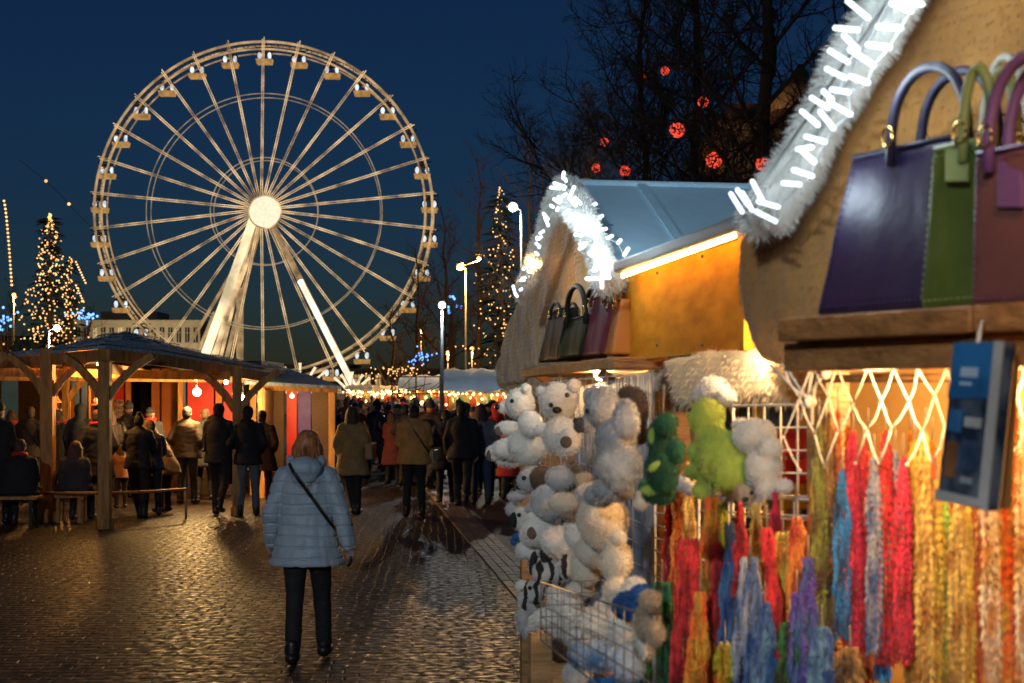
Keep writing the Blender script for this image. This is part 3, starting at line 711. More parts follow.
for (p0, p1, m, z0, z1) in ((287, 297, redp, .2, 2.0), (298, 311, purplep, .2, 2.0), (264, 284, darkp, 0, 2.0), (312, 330, darkp, 0, 2.0)):
    Y = 29.4; xa = P(p0, 391, Y).x; xb = P(p1, 391, Y).x; q = MB(); q.box(((xa + xb) / 2, Y, (z0 + z1) / 2), (xb - xa, .06, z1 - z0)); q.build('panel', m, pv2)
bulb('bare bulb under the smaller kiosk roof by the red panel', 292, 396, 28.3, 70, .04, (1, .5, .15), .12)
bulb('bare bulb lighting the left end of the smaller kiosk', 262, 398, 28.0, 60, .04, (1, .5, .15), .12)

# ------------------------------------------------------------ white market tents at the end of the street
tentm = mat('tent_canvas', (.58, .72, .82), rough=.7, var=.2, scale=1.2, bump=.3, bscale=4)
tentw = mat('tent_white', (.60, .60, .62), rough=.7, var=.15, scale=1.2, bump=.3, bscale=4)
def tent(label, x0, x1, ytop, yeave, Y, m, depth=5, ends=.0, power=200):
    a = P(x0, yeave, Y); b_ = P(x1, yeave, Y); zt = P(0, ytop, Y).z; ze = a.z
    t = thing('market_tent', label, 'tent', ((a.x + b_.x) / 2, Y, 0))
    q = MB(); n = 12; vs = []; 
    for i in range(n + 1):                                   # barrel shaped canopy along x
        an = PI * i / n; yy = Y + depth / 2 - math.cos(an) * depth / 2; zz = ze + math.sin(an) ** .8 * (zt - ze)
        for j in range(9):
            u = j / 8; vs.append(Vector((a.x + (b_.x - a.x) * u, yy, zz - .12 * math.sin(PI * ((j * 2) % 2 + .0)) + .06 * math.sin(j * 2.4 + i))))
    fs = [(i * 9 + j, i * 9 + j + 1, (i + 1) * 9 + j + 1, (i + 1) * 9 + j) for i in range(n) for j in range(8)]
    q.add(vs, fs, True); q.build('canopy', m, t)
    for u in (0, 1):
        q = MB(); x = a.x + (b_.x - a.x) * u; pts = [Vector((x, Y + depth / 2 - math.cos(PI * i / n) * depth / 2, ze + math.sin(PI * i / n) ** .8 * (zt - ze))) for i in range(n + 1)]
        q.add(pts, [tuple(range(n + 1))]); q.build('end_cloth', m, t)
        for yy in (Y + .05, Y + depth - .05):
            q = MB(); q.tube([(x, yy, 0), (x, yy, ze)], .035, 8); q.build('pole', pole_m, t)
    q = MB(); q.box(((a.x + b_.x) / 2, Y + .25, .5), (b_.x - a.x - .1, .5, .9)); q.build('counter', darkp, t)
    q = MB(); q.box(((a.x + b_.x) / 2, Y + depth - .1, ze / 2), (b_.x - a.x, .05, ze)); q.build('back_cloth', mat('tent_back', (.5, .32, .12), rough=.8), t)
    q = MB(); rnd = random.Random(int(x0)); pts = []
    q.tube([(a.x, Y - .04, ze - .04), (b_.x, Y - .04, ze - .04)], .01, 4); q.build('cable', wirem, t)
    q = MB(); dots(q, [Vector((a.x + (b_.x - a.x) * (k + rnd.random()) / 30, Y - .05 + rnd.uniform(0, 1.2), ze - .05 - rnd.random() ** 2 * .5)) for k in range(36)], .035 * Y / 40)
    o = q.build('fairy_lights', glow('tent_bulbs', (1.0, .62, .22), 9), t); o['kind'] = 'stuff'
    for u in (.25, .75):
        plight('tent_light', (a.x + (b_.x - a.x) * u, Y + 1.2, ze - .25), (1, .6, .22), power, .15, t)
    # hanging goods
    cols = [(.5, .05, .03), (.6, .25, .05), (.55, .5, .4), (.1, .25, .1), (.5, .35, .1)]
    for k in range(14):
        x = a.x + (b_.x - a.x) * (k + .5) / 14; L = rnd.uniform(.25, .6); yy = Y + rnd.uniform(.3, 1.0)
        q = MB(); q.tube([(x, yy, ze - .1), (x, yy, ze - .2), (x + .02, yy, ze - .1 - L * .6), (x, yy, ze - .15 - L)], [.01, .06, .11, .05], 7)
        q.build('hanging_goods', mat('goods_%d' % (k % 5), cols[k % 5], rough=.7), t)
    return t
tent('blue grey market tent with round canopy beside the near gable', 441, 520, 368, 391.5, 42, tentm, power=260)
tent('long white market tent behind the blue grey one', 398, 448, 375, 389.5, 55, tentw, power=260)
tent('pale tent at the far end of the street beside the wheel leg', 372, 404, 386, 389.8, 70, tentw, power=500, depth=6)
tent('small pointed white tent at the foot of the wheel', 345, 372, 385, 390.2, 62, tentw, depth=4, power=160)
# net barrier standing in front of the white tent
q = MB(); rnd = random.Random(8)
base = P(420, 391, 50); 
q.tube([P(392, 391, 50) * 1, P(392, 378, 50)], .03, 4)
for k in range(16):
    a = P(392 + rnd.uniform(0, 50), rnd.uniform(376, 396), 50); an = rnd.uniform(0, PI); d = Vector((math.cos(an), 0, math.sin(an))) * rnd.uniform(.2, .5); q.tube([a - d, a + d], .014, 3)
for x in (392, 416, 440): c = P(x, 391, 50); q.tube([(c.x, c.y, 0), (c.x, c.y, 2.5)], .03, 5)
for z in (1.9, 2.5): q.tube([Vector((P(392, 391, 50).x, 50, z)), Vector((P(440, 391, 50).x, 50, z))], .02, 4)
tag(q.build('lattice_screen', wirem), 'dark lattice screen of crossed rods before the white tent', 'screen')
# open shop strip lit along the ground under the wheel
# ------------------------------------------------------------ people
skin_m = mat('skin', (.52, .33, .24), rough=.5, var=.1); eye_w = mat('eye_dark', (.02, .015, .01), rough=.2)
def make_person(h=1.7, pose='stand', arms='down', coat='jacket', hair='short', voxel=.016, build=1.0, skirt=.0, tilt=0.0, hood=False,
                head_turn=0.0, quilt=False, fingers=True, bag=None, fem=False, glove=False, seed=0):
    """a figure facing +Y with its feet at z=0: dict of name -> (mesh, role), all in one local frame"""
    s = h / 1.70; out = []
    hipz = .92; yoff = 0.0
    if pose == 'sit': hipz = .52; yoff = 0.0
    def up(p):                      # upper body leans about the hips
        p = Vector(p); y = p.y; z = p.z - .92; c, sn = math.cos(tilt), math.sin(tilt)
        return Vector((p.x, y * c + z * sn + yoff, -y * sn + z * c + hipz)) * s
    V3 = lambda x, y, z: Vector((x, y, z)) * s
    bw = build
    # legs: hip, knee, ankle
    if pose == 'stand': legs = [((sx * .09, 0, .90), (sx * .105, .02 + .02 * (sx > 0), .49), (sx * .12, -.01 + .05 * (sx > 0), .09)) for sx in (-1, 1)]
    elif pose == 'walk': legs = [((-.09, 0, .90), (-.10, .16, .52), (-.10, .20, .09)), ((.09, 0, .90), (.095, -.04, .50), (.095, -.30, .19))]
    elif pose == 'step': legs = [((-.085, 0, .90), (-.085, -.02, .49), (-.085, -.12, .09)), ((.085, 0, .90), (.095, .10, .50), (.10, .16, .10))]
    elif pose == 'cross': legs = [((-.09, 0, .90), (-.06, .04, .49), (.03, .0, .09)), ((.09, 0, .90), (.08, .03, .49), (.10, -.03, .09))]
    else: legs = [((sx * .10, 0, .50), (sx * .14, .42, .50), (sx * .13, .34 + .12 * (sx > 0), .09)) for sx in (-1, 1)]
    sh = .168 * min(bw, 1.1) * (.90 if fem else 1)
    S_ = {-1: (-sh, -.0, 1.39), 1: (sh, -.0, 1.39)}
    def arm(sx):
        x = sh
        if arms == 'down' : return ((sx * x, 0, 1.39), (sx * (x + .07), -.03, 1.11), (sx * (x + .06), .04, .86))
        if arms == 'away': return ((sx * x, 0, 1.39), (sx * (x + .10), -.03 - .03 * sx, 1.10), (sx * (x + .14 + .02 * sx), .03 - .10 * sx, .85))
        if arms == 'pocket': return ((sx * x, 0, 1.39), (sx * (x + .10), -.08, 1.12), (sx * (x + .01), .12, .98))
        if arms == 'front': return ((sx * x, 0, 1.39), (sx * (x + .05), .04, 1.12), (sx * .09, .26, 1.12))
        if arms == 'lean': return ((sx * x, 0, 1.39), (sx * (x + .06), .14, 1.16), (sx * (x - .02), .38, 1.14))
        if arms == 'carry': return ((sx * x, 0, 1.39), (sx * (x + .05), .05, 1.13), (sx * (x - .12), .28, 1.22))
        if arms == 'bag': return ((sx * x, 0, 1.39), (sx * (x + .08), -.04, 1.11), (sx * (x + .02), (.18 if sx > 0 else .03), (1.07 if sx > 0 else .88)))
    A = {sx: [up(p) for p in arm(sx)] for sx in (-1, 1)}
    # ---- the continuous body
    B = MB()
    hz = 1.585; hc_ = Vector((0, .015, hz))
    turn = Matrix.Rotation(head_turn, 3, 'Z'); tl = Matrix.Rotation(-tilt, 3, 'X')
    def hd(p): return up(hc_ + turn @ Vector(p))
    HR = tl @ turn
    B.ball(hd((0, 0, .01)), Vector((.074, .092, .098)) * s, HR, 16, 12); B.ball(hd((0, .03, -.055)), Vector((.055, .062, .06)) * s, HR, 12, 8)
    B.cone(hd((0, .085, -.005)), .010 * s, hd((0, .105, -.028)), .014 * s, 8)
    for sx in (-1, 1): B.ball(hd((sx * .074, -.005, -.012)), Vector((.012, .02, .032)) * s, HR, 8, 6)
    B.cone(up((0, -.015, 1.40)), .058 * s, hd((0, -.01, -.06)), .05 * s)
    B.ball(up((0, 0, 1.26)), Vector((.155 * bw, .105, .17)) * s, tl); B.ball(up((0, .005, 1.06)), Vector((.135 * bw, .10, .17)) * s, tl)
    B.ball(V3(0, yoff, hipz + .02), Vector((.155 * bw, .115, .12)) * s)
    B.cone(up((-sh * .8, 0, 1.39)), .06 * s, up((sh * .8, 0, 1.39)), .06 * s)
    for sx in (-1, 1):
        a, e, w_ = A[sx]; B.cone(a, .047 * s, e, .038 * s); B.cone(e, .038 * s, w_, .026 * s)
        d = (w_ - e).normalized(); B.ball(w_ + d * .05 * s, Vector((.036, .030, .045)) * s)
    for (hp, kn, an) in legs:
        B.cone(V3(*hp), .08 * s, V3(*kn), .052 * s); B.cone(V3(*kn), .05 * s, V3(*an), .036 * s)
        an = Vector(an); B.cone(V3(an.x, an.y - .03, an.z - .045), .036 * s, V3(an.x * 1.05, an.y + .14, max(an.z - .06, .03)), .03 * s)
    body = remesh(B, voxel, 2)
    hands = MB()
    def hand(sx, mb, r=.0088):
        a, e, w_ = A[sx]; d = (w_ - e).normalized(); side_ = Vector((0, 1, 0)) if arms in ('down', 'away', 'bag', 'pocket') else Vector((1, 0, 0))
        y = (side_ - d * side_.dot(d)).normalized(); nrm = d.cross(y).normalized() * (1 if d.cross(y).x * sx < 0 else -1)
        pc = w_ + d * .045 * s
        mb.cone(w_ - d * .01 * s, .026 * s, pc, .03 * s, 10)
        for k in range(4):
            L = (.062, .072, .068, .054)[k] * s; b0 = pc + y * (-.027 + .018 * k) * s + d * .02 * s
            m1 = b0 + d * L * .5 + nrm * L * .12; m2 = m1 + d * L * .33 + nrm * L * .38
            mb.cone(b0, r * s, m1, r * .95 * s, 7); mb.cone(m1, r * .95 * s, m2, r * .8 * s, 7)
        t0 = w_ + d * .02 * s + y * .028 * s; t1 = t0 + d * .03 * s + y * .022 * s + nrm * .01 * s; mb.cone(t0, r * 1.15 * s, t1, r * s, 7); mb.cone(t1, r * s, t1 + d * .026 * s + nrm * .01 * s, r * .9 * s, 7)
    if fingers:
        for sx in (-1, 1): hand(sx, hands)
        bm_ = bmesh.new(); bm_.from_mesh(body); hm = hands.mesh('h'); bm_.from_mesh(hm); bm_.to_mesh(body); bm_.free(); bpy.data.meshes.remove(hm)
        body.polygons.foreach_set('use_smooth', [True] * len(body.polygons))
    out.append(('body', body, 'skin', []))
    for sx in (-1, 1):
        q = MB(); q.ball(hd((sx * .03, .083, .012)), .009 * s, seg=6, rings=5); out.append(('eye', q.mesh(), 'eye', []))
    # ---- trousers, one piece
    T = MB(); T.ball(V3(0, yoff, hipz), Vector((.168 * bw, .13, .14)) * s); 
    for (hp, kn, an) in legs:
        T.cone(V3(*hp), .098 * s * bw, V3(*kn), .068 * s); an = Vector(an); T.cone(V3(*kn), .068 * s, V3(an.x, an.y, an.z + .02), .058 * s)
    rs = random.Random(seed)
    out.append(('trousers', remesh(T, voxel, 2, lambda c, n: .006 * mnoise.noise(c * 9) + .004 * mnoise.noise(Vector((c.x * 8, c.y * 8, c.z * 26)))), 'trousers', []))
    for (hp, kn, an) in legs:
        an = Vector(an); q = MB(); lift = an.z - .09
        q.cone(V3(an.x, an.y - .03, .055 + lift), .05 * s, V3(an.x * 1.07, an.y + .14, .045 + lift * .6), .042 * s, 12); q.cone(V3(an.x, an.y - .01, .06 + lift), .052 * s, V3(an.x, an.y - .01, .15 + lift), .05 * s, 12)
        for i, v in enumerate(q.v):
            if v.z < (.004 + lift * .5): v.z = .004 + lift * .5
        out.append(('shoe', q.mesh(), 'shoe', []))
    # ---- coat
    C = MB(); cw = 1.12 * bw * (.95 if fem else 1)
    hemz = {'puffer': .72, 'jacket': .80, 'short': .86, 'coat': .62, 'long': .45}[coat] if pose != 'sit' else .88
    fl = {'puffer': 1.16, 'jacket': 1.0, 'short': .94, 'coat': 1.14, 'long': 1.2}[coat] + skirt
    rings = [(0, 0, hemz, .205 * cw * fl, .165 * fl), (0, 0, hemz + .02, .21 * cw * fl, .17 * fl), (0, 0, (hemz + .98) / 2, .2 * cw * (fl + 1) / 2, .16 * (fl + 1) / 2), (0, 0, 1.02, .175 * cw, .143), (0, 0, 1.12, .172 * cw, .14),
             (0, 0, 1.26, .178 * cw, .145), (0, 0, 1.36, .165 * cw, .13), (0, 0, 1.43, .11 * cw, .10), (0, 0, 1.47, .085, .08), (0, .0, 1.50, .075, .075)]
    def upc(p):
        return up(p) if (p.z > .98 or pose == 'sit') else V3(p.x, p.y + yoff, p.z + (hipz - .92)).lerp(up(p), .35 if tilt else 0)
    C.loft(rings, 28, upc)
    if pose == 'sit': C.ball(V3(0, .10, .56), Vector((.22 * cw, .25, .12)) * s)
    C.cone(up((-sh * .75, 0, 1.37)), .075 * s, up((sh * .75, 0, 1.37)), .075 * s)
    for sx in (-1, 1): C.cone(up((sx * .05, -.01, 1.44)), .055 * s, up((sx * sh * .9, 0, 1.375)), .068 * s)
    for sx in (-1, 1):
        a, e, w_ = A[sx]; C.cone(a - Vector((0, 0, .02 * s)), .076 * s, e, .066 * s); C.cone(e, .068 * s, w_ - (w_ - e) * .10, .054 * s)
    if hood:        # hood lying on the back
        C.ball(up((0, -.115, 1.44)), Vector((.135, .085, .085)) * s); C.cone(up((-.10, -.03, 1.485)), .05 * s, up((.10, -.03, 1.485)), .05 * s); C.ball(up((0, -.13, 1.40)), Vector((.10, .05, .10)) * s)
    if quilt:
        def dq(c, n):
            z = c.z / s; ph = (z + .012 * mnoise.noise(c * 5)) / .078; f_ = abs(ph - round(ph)) * 2
            seam = math.exp(-((f_) / .16) ** 2) if z < 1.40 else 0
            return -.011 * seam + .006 * mnoise.noise(Vector((c.x * 22, c.y * 22, c.z * 9))) + .009 * mnoise.noise(c * 7)
    else:
        def dq(c, n): return .010 * mnoise.noise(c * 6) + .007 * mnoise.noise(Vector((c.x * 9, c.y * 9, c.z * 22)))
    out.append(('coat', remesh(C, voxel * (.62 if quilt else 1), 3, dq), 'coat', []))
    # ---- head covering
    rnd = random.Random(seed); Hh = MB()
    if hair in ('short', 'bun'):
        Hh.ball(hd((0, -.014, .03)), Vector((.084, .10, .095)) * s, HR); Hh.ball(hd((0, -.045, -.02)), Vector((.075, .07, .085)) * s, HR)
        if hair == 'bun': Hh.ball(hd((0, -.06, .12)), Vector((.042, .042, .04)) * s)
    elif hair in ('bob', 'long'):
        L = .185 if hair == 'bob' else .36
        Hh.ball(hd((0, -.016, .025)), Vector((.094, .105, .105)) * s, HR)
        for k in range(9):
            a = PI + PI * (k - 4) / 8 * 1.15 - PI / 2 * 0; x = math.sin(a - PI) * .082; y = -math.cos(a - PI) * .085
            Hh.cone(hd((x, y + .0, .0)), .034 * s, hd((x * 1.28, y * 1.05 - .012, -L + .02 * rnd.random())), .030 * s, 8)
    elif hair == 'beanie':
        Hh.ball(hd((0, -.008, .045)), Vector((.09, .105, .095)) * s, HR); Hh.ball(hd((0, -.012, .15)), Vector((.03, .03, .03)) * s)
    elif hair == 'cap':
        Hh.ball(hd((0, -.008, .04)), Vector((.086, .103, .078)) * s, HR); Hh.ball(hd((0, .11, .03)), Vector((.06, .07, .012)) * s, HR)
    elif hair == 'hood':
        Hh.ball(hd((0, -.025, .015)), Vector((.115, .125, .13)) * s, HR); Hh.cone(hd((0, -.05, -.08)), .10 * s, up((0, -.02, 1.40)), .11 * s)
    me = remesh(Hh, voxel * .8, 2, (lambda c, n: .006 * mnoise.noise(Vector((c.x * 50, c.y * 50, c.z * 8)))) if hair in ('bob', 'long', 'short', 'bun') else None)
    if hair in ('bob', 'long') and voxel < .012: me = fuzz(me, 7000, .10, .0042, droop=2.4, seed=3, jitter=.36)
    role = {'beanie': 'hat', 'cap': 'hat', 'hood': 'coat'}.get(hair, 'hair'); nm = {'beanie': 'hat', 'cap': 'cap', 'hood': 'hood'}.get(hair, 'hair')
    out.append((nm, me, role, []))
    if hair in ('beanie', 'cap'):
        q = MB(); q.ball(hd((0, -.035, -.03)), Vector((.08, .075, .07)) * s, HR); out.append(('hair', q.mesh(), 'hair', []))
    if glove:
        q = MB()
        for sx in (-1, 1):
            g_ = MB(); hand(sx, g_, .0108); out.append(('glove', g_.mesh(), 'glove', []))
    # cuffs and scarf
    if bag == 'cross':       # strap over the back from right shoulder to left hip, pouch at the hip
        q = MB(); pts = [up((-.11, .07, 1.46)), up((-.10, -.06, 1.455))]
        pts = []
        for k in range(17):
            t = k / 16; x = (-.10 + .33 * t); z = 1.475 - .50 * t; rx = .188 * cw + .012; ry = .150 + .012 + (.045 * max(0, 1 - abs(t - .12) * 5) if hood else 0)
            xx = max(-.98, min(.98, x / rx)); pts.append(up((x, -ry * math.sqrt(max(0, 1 - xx * xx)) - .008 - .03 * math.sin(PI * min(t * 2, 1)) * (1 if hood else .2), z)))
        for a, b_ in zip(pts, pts[1:]): q.beam(a, b_, .022 * s, .006, up=(0, 1, .0))
        out.append(('bag_strap', q.mesh(), 'bag', []))
        q = MB(); c = up((.25 * cw, .05, .94)); q.box(c, (.07 * s, .2 * s, .15 * s)); out.append(('bag', q.mesh(), 'bag', []))
    if bag == 'shoulder':
        q = MB(); c = up((.30, .02, 1.02)); q.box(c - Vector((0, 0, .02)), (.12 * s, .34 * s, .26 * s)); q2 = MB(); q2.tube([up((.29, -.11, 1.1)), up((.24, -.06, 1.38)), up((.2, 0, 1.47)), up((.24, .06, 1.38)), up((.29, .13, 1.1))], .013 * s, 6)
        me = remesh(q, .014, 4); out.append(('bag', me, 'bag', [])); out.append(('bag_strap', q2.mesh(), 'bag', []))
    if bag == 'pack':
        q = MB(); q.ball(up((0, -.20, 1.18)), Vector((.15, .09, .21)) * s); q.ball(up((0, -.26, 1.10)), Vector((.11, .05, .10)) * s); out.append(('backpack', remesh(q, .016, 1), 'bag', []))
    if bag == 'scarf':
        q = MB(); q.tube([up((.085 * math.cos(a), .085 * math.sin(a) - .005, 1.475 + .012 * math.sin(3 * a))) for a in [2 * PI * k / 14 for k in range(15)]], .034 * s, 8); q.cone(up((.05, .12, 1.46)), .035 * s, up((.06, .16, 1.2)), .03 * s); out.append(('scarf', q.mesh(), 'scarf', []))
    return out
def cloth(name, c, rough=.8, **k): return mat('cloth_' + name, c, rough=rough, var=.22, scale=9, bump=.35, bscale=60, **k)
black = cloth('black', (.012, .011, .012)); dkb = cloth('dark_brown', (.035, .022, .014)); navy = cloth('navy', (.018, .022, .045)); charc = cloth('charcoal', (.035, .034, .036))
greyt = cloth('grey_trousers', (.14, .14, .16)); denim = cloth('denim', (.05, .075, .13)); tanc = cloth('tan_coat', (.60, .27, .07)); olive = cloth('olive_tan', (.32, .20, .07)); wine = cloth('wine', (.16, .03, .025))
redc = cloth('red', (.50, .02, .02)); greyj = cloth('grey_jacket', (.16, .17, .19)); blueb = cloth('bright_blue', (.04, .17, .5)); cream_c = cloth('cream', (.35, .28, .19)); green_c = cloth('green', (.03, .12, .05)); plaid = cloth('orange_brown', (.26, .11, .04))
paleb = mat('pale_blue_nylon', (.36, .45, .52), rough=.45, var=.12, scale=6, bump=.25, bscale=70, sheen=.2)
hair_b = mat('hair_brown', (.07, .035, .018), rough=.7, var=.6, scale=5, stretch=(9, 9, 1)); hair_a = mat('hair_auburn', (.46, .17, .055), rough=.42, var=.5, scale=5, stretch=(9, 9, 1)); hair_k = mat('hair_black', (.015, .012, .01), rough=.8); hair_g = mat('hair_blond', (.36, .24, .11), rough=.5, stretch=(9, 9, 1))
leather = mat('black_leather', (.015, .012, .01), rough=.4); tanbag = mat('tan_bag', (.34, .2, .08), rough=.6)
_protos = {}
def place_person(label, x, y, rz, spec, cols, group=None, protokey=None, z=0.0):
    key = protokey or repr(sorted(spec.items()))
    if key not in _protos: _protos[key] = make_person(**spec)
    t = thing('person', label, 'person', (x, y, z), rz, group)
    cm = dict(skin=skin_m, eye=eye_w, coat=black, trousers=black, shoe=leather, hair=hair_b, hat=black, glove=leather, bag=leather, scarf=redc); cm.update(cols)
    for (nm, me, role, _) in _protos[key]: mesh_obj(nm, me, cm[role], t)
    return t
def gp(px, py): f = G(px, py); return f.x, f.y
# the woman in front
x, y = gp(307, 662)
place_person('woman in a pale blue quilted jacket walking away alone over the cobbles', x, y, R(-2), dict(h=1.70, pose='step', arms='away', coat='puffer', hair='bob', voxel=.0095, hood=True, quilt=True, bag='cross', fem=True, glove=True, build=1.08, head_turn=R(12), seed=1),
             dict(coat=paleb, hair=hair_a, trousers=black, bag=leather))
# named figures in the middle distance: (label, foot px, foot py, height, facing, spec, cols)
FIG = [
 ('person with long brown hair in an olive tan coat carrying a tan shoulder bag', 352, 514, 1.74, -8, dict(pose='cross', arms='bag', coat='coat', hair='long', bag='shoulder', fem=True, build=1.12), dict(coat=olive, hair=hair_b, bag=tanbag)),
 ('person in a tan jacket and dark cap with a black strap across the back', 414, 517, 1.78, 3, dict(pose='stand', arms='front', coat='jacket', hair='cap', bag='cross', build=1.16), dict(coat=tanc, hat=black)),
 ('person in a long dark coat just right of the tan jacket', 446, 503, 1.66, 10, dict(pose='stand', arms='pocket', coat='coat', hair='short', build=1.2), dict(coat=navy, hair=hair_k)),
 ('person all in black striding left of the grey jacket', 462, 508, 1.80, -6, dict(pose='walk', arms='down', coat='jacket', hair='short', build=1.05), dict(coat=black, hair=hair_k)),
 ('person in a grey jacket and blue jeans beside the white plush bears', 481, 505, 1.76, 2, dict(pose='stand', arms='pocket', coat='short', hair='bob', build=1.02), dict(coat=greyj, trousers=denim, hair=hair_b)),
 ('person in a bright red hood behind the white plush bears', 497, 497, 1.76, 20, dict(pose='stand', arms='front', coat='jacket', hair='hood'), dict(coat=redc)),
 ('person in a wine red coat standing left of the tan jacket', 392, 484, 1.55, -20, dict(pose='stand', arms='front', coat='long', hair='bob', fem=True), dict(coat=wine)),
 ('person in a dark jacket and pale grey trousers behind the right pavilion post', 248, 516, 1.76, 5, dict(pose='stand', arms='pocket', coat='jacket', hair='short'), dict(coat=black, trousers=greyt, hair=hair_k)),
 ('tall person in black carrying a small child left of the right post', 219, 516, 1.80, -4, dict(pose='walk', arms='carry', coat='jacket', hair='short', build=1.0), dict(coat=black, hair=hair_k)),
 ('stocky person in a dark brown jacket before the red panel', 187, 504, 1.72, -10, dict(pose='stand', arms='pocket', coat='jacket', hair='short', build=1.18), dict(coat=dkb, hair=hair_k)),
 ('person in a quilted tan coat bending over by the rail end', 165, 512, 1.62, 60, dict(pose='stand', arms='lean', coat='coat', hair='hood', tilt=R(38), build=1.1), dict(coat=cloth('dull_tan', (.28, .17, .07)))),
 ('person in black with hair bun leaning on the rail right of the front post', 138, 518, 1.64, 5, dict(pose='cross', arms='lean', coat='jacket', hair='bun', tilt=R(10)), dict(coat=black, hair=hair_k)),
 ('person in dark navy leaning close beside the one with the bun', 152, 516, 1.55, 20, dict(pose='stand', arms='lean', coat='jacket', hair='short', tilt=R(16)), dict(coat=navy, hair=hair_b)),
 ('person in a long dark coat with red scarf left of the front post', 97, 516, 1.70, 10, dict(pose='stand', arms='pocket', coat='coat', hair='short', bag='scarf', build=1.1), dict(coat=black, hair=hair_b)),
 ('small child in an orange brown coat behind the rail', 121, 508, 1.08, 30, dict(pose='stand', arms='lean', coat='jacket', hair='bob'), dict(coat=plaid, hair=hair_b)),
 ('child in a bright blue jacket with a backpack before the red panel', 276, 487, 1.30, 10, dict(pose='stand', arms='down', coat='jacket', hair='bob', bag='pack'), dict(coat=blueb, bag=cloth('sky_blue', (.08, .3, .55)))),
 ('person in a dark coat beside the purple panel', 297, 484, 1.72, -30, dict(pose='stand', arms='front', coat='coat', hair='short'), dict(coat=charc, hair=hair_k)),
 ('large dark figure cut by the left edge of the photo', -2, 524, 1.82, -20, dict(pose='stand', arms='front', coat='coat', hair='beanie', build=1.25), dict(coat=black, hat=charc)),
 ('person in black standing close behind the tall one with the child', 205, 500, 1.68, 15, dict(pose='stand', arms='front', coat='coat', hair='short', build=1.1), dict(coat=black, hair=hair_b)),
 ('person in dark clothes under the roof edge beyond the right post', 262, 505, 1.66, -10, dict(pose='stand', arms='pocket', coat='coat', hair='short', build=1.1), dict(coat=dkb, hair=hair_k)),
 ('person in a green jacket behind the olive tan coat', 322, 478, 1.62, 10, dict(pose='stand', arms='pocket', coat='jacket', hair='short'), dict(coat=cloth('leaf_green', (.02, .22, .07)))),
]
for (lab, px, py, h, rz, spec, cols) in FIG:
    x, y = gp(px, py); sp = dict(spec); sp['h'] = h; place_person(lab, x, y, R(rz), sp, cols)
# the child carried by the tall figure
x, y = gp(219, 516)
place_person('small child in brown carried on the arm of the tall person in black', x - .10, y + .22, R(170), dict(h=.95, pose='sit', arms='front', coat='jacket', hair='short'), dict(coat=dkb, hair=hair_b), z=1.02)
# seated figures at the left
for (lab, px, Y, rz, sp, cl) in (('person in black with a red scarf seated on the bench', 19, 20.75, 8, dict(h=1.70, pose='sit', arms='front', coat='jacket', hair='short', bag='scarf', build=1.3, tilt=R(8)), dict(coat=black, hair=hair_b)),
                                 ('person in dark clothes seated on the rail bench left of the front post', 72, 21.7, -6, dict(h=1.62, pose='sit', arms='front', coat='jacket', hair='bob', build=1.25, tilt=R(12)), dict(coat=charc, hair=hair_b))):
    c = P(px, 391, Y); place_person(lab, c.x, c.y, R(rz), sp, cl, z=0.0)
q = MB(); c = P(72, 391, 21.7); q.box((c.x, c.y, .41), (.42, .38, .05)); 
for sx in (-.16, .16):
    for sy in (-.14, .14): q.box((c.x + sx, c.y + sy, .2), (.04, .04, .4))
tag(q.build('stool', timber), 'low wooden stool under the seated figure by the rail', 'stool')
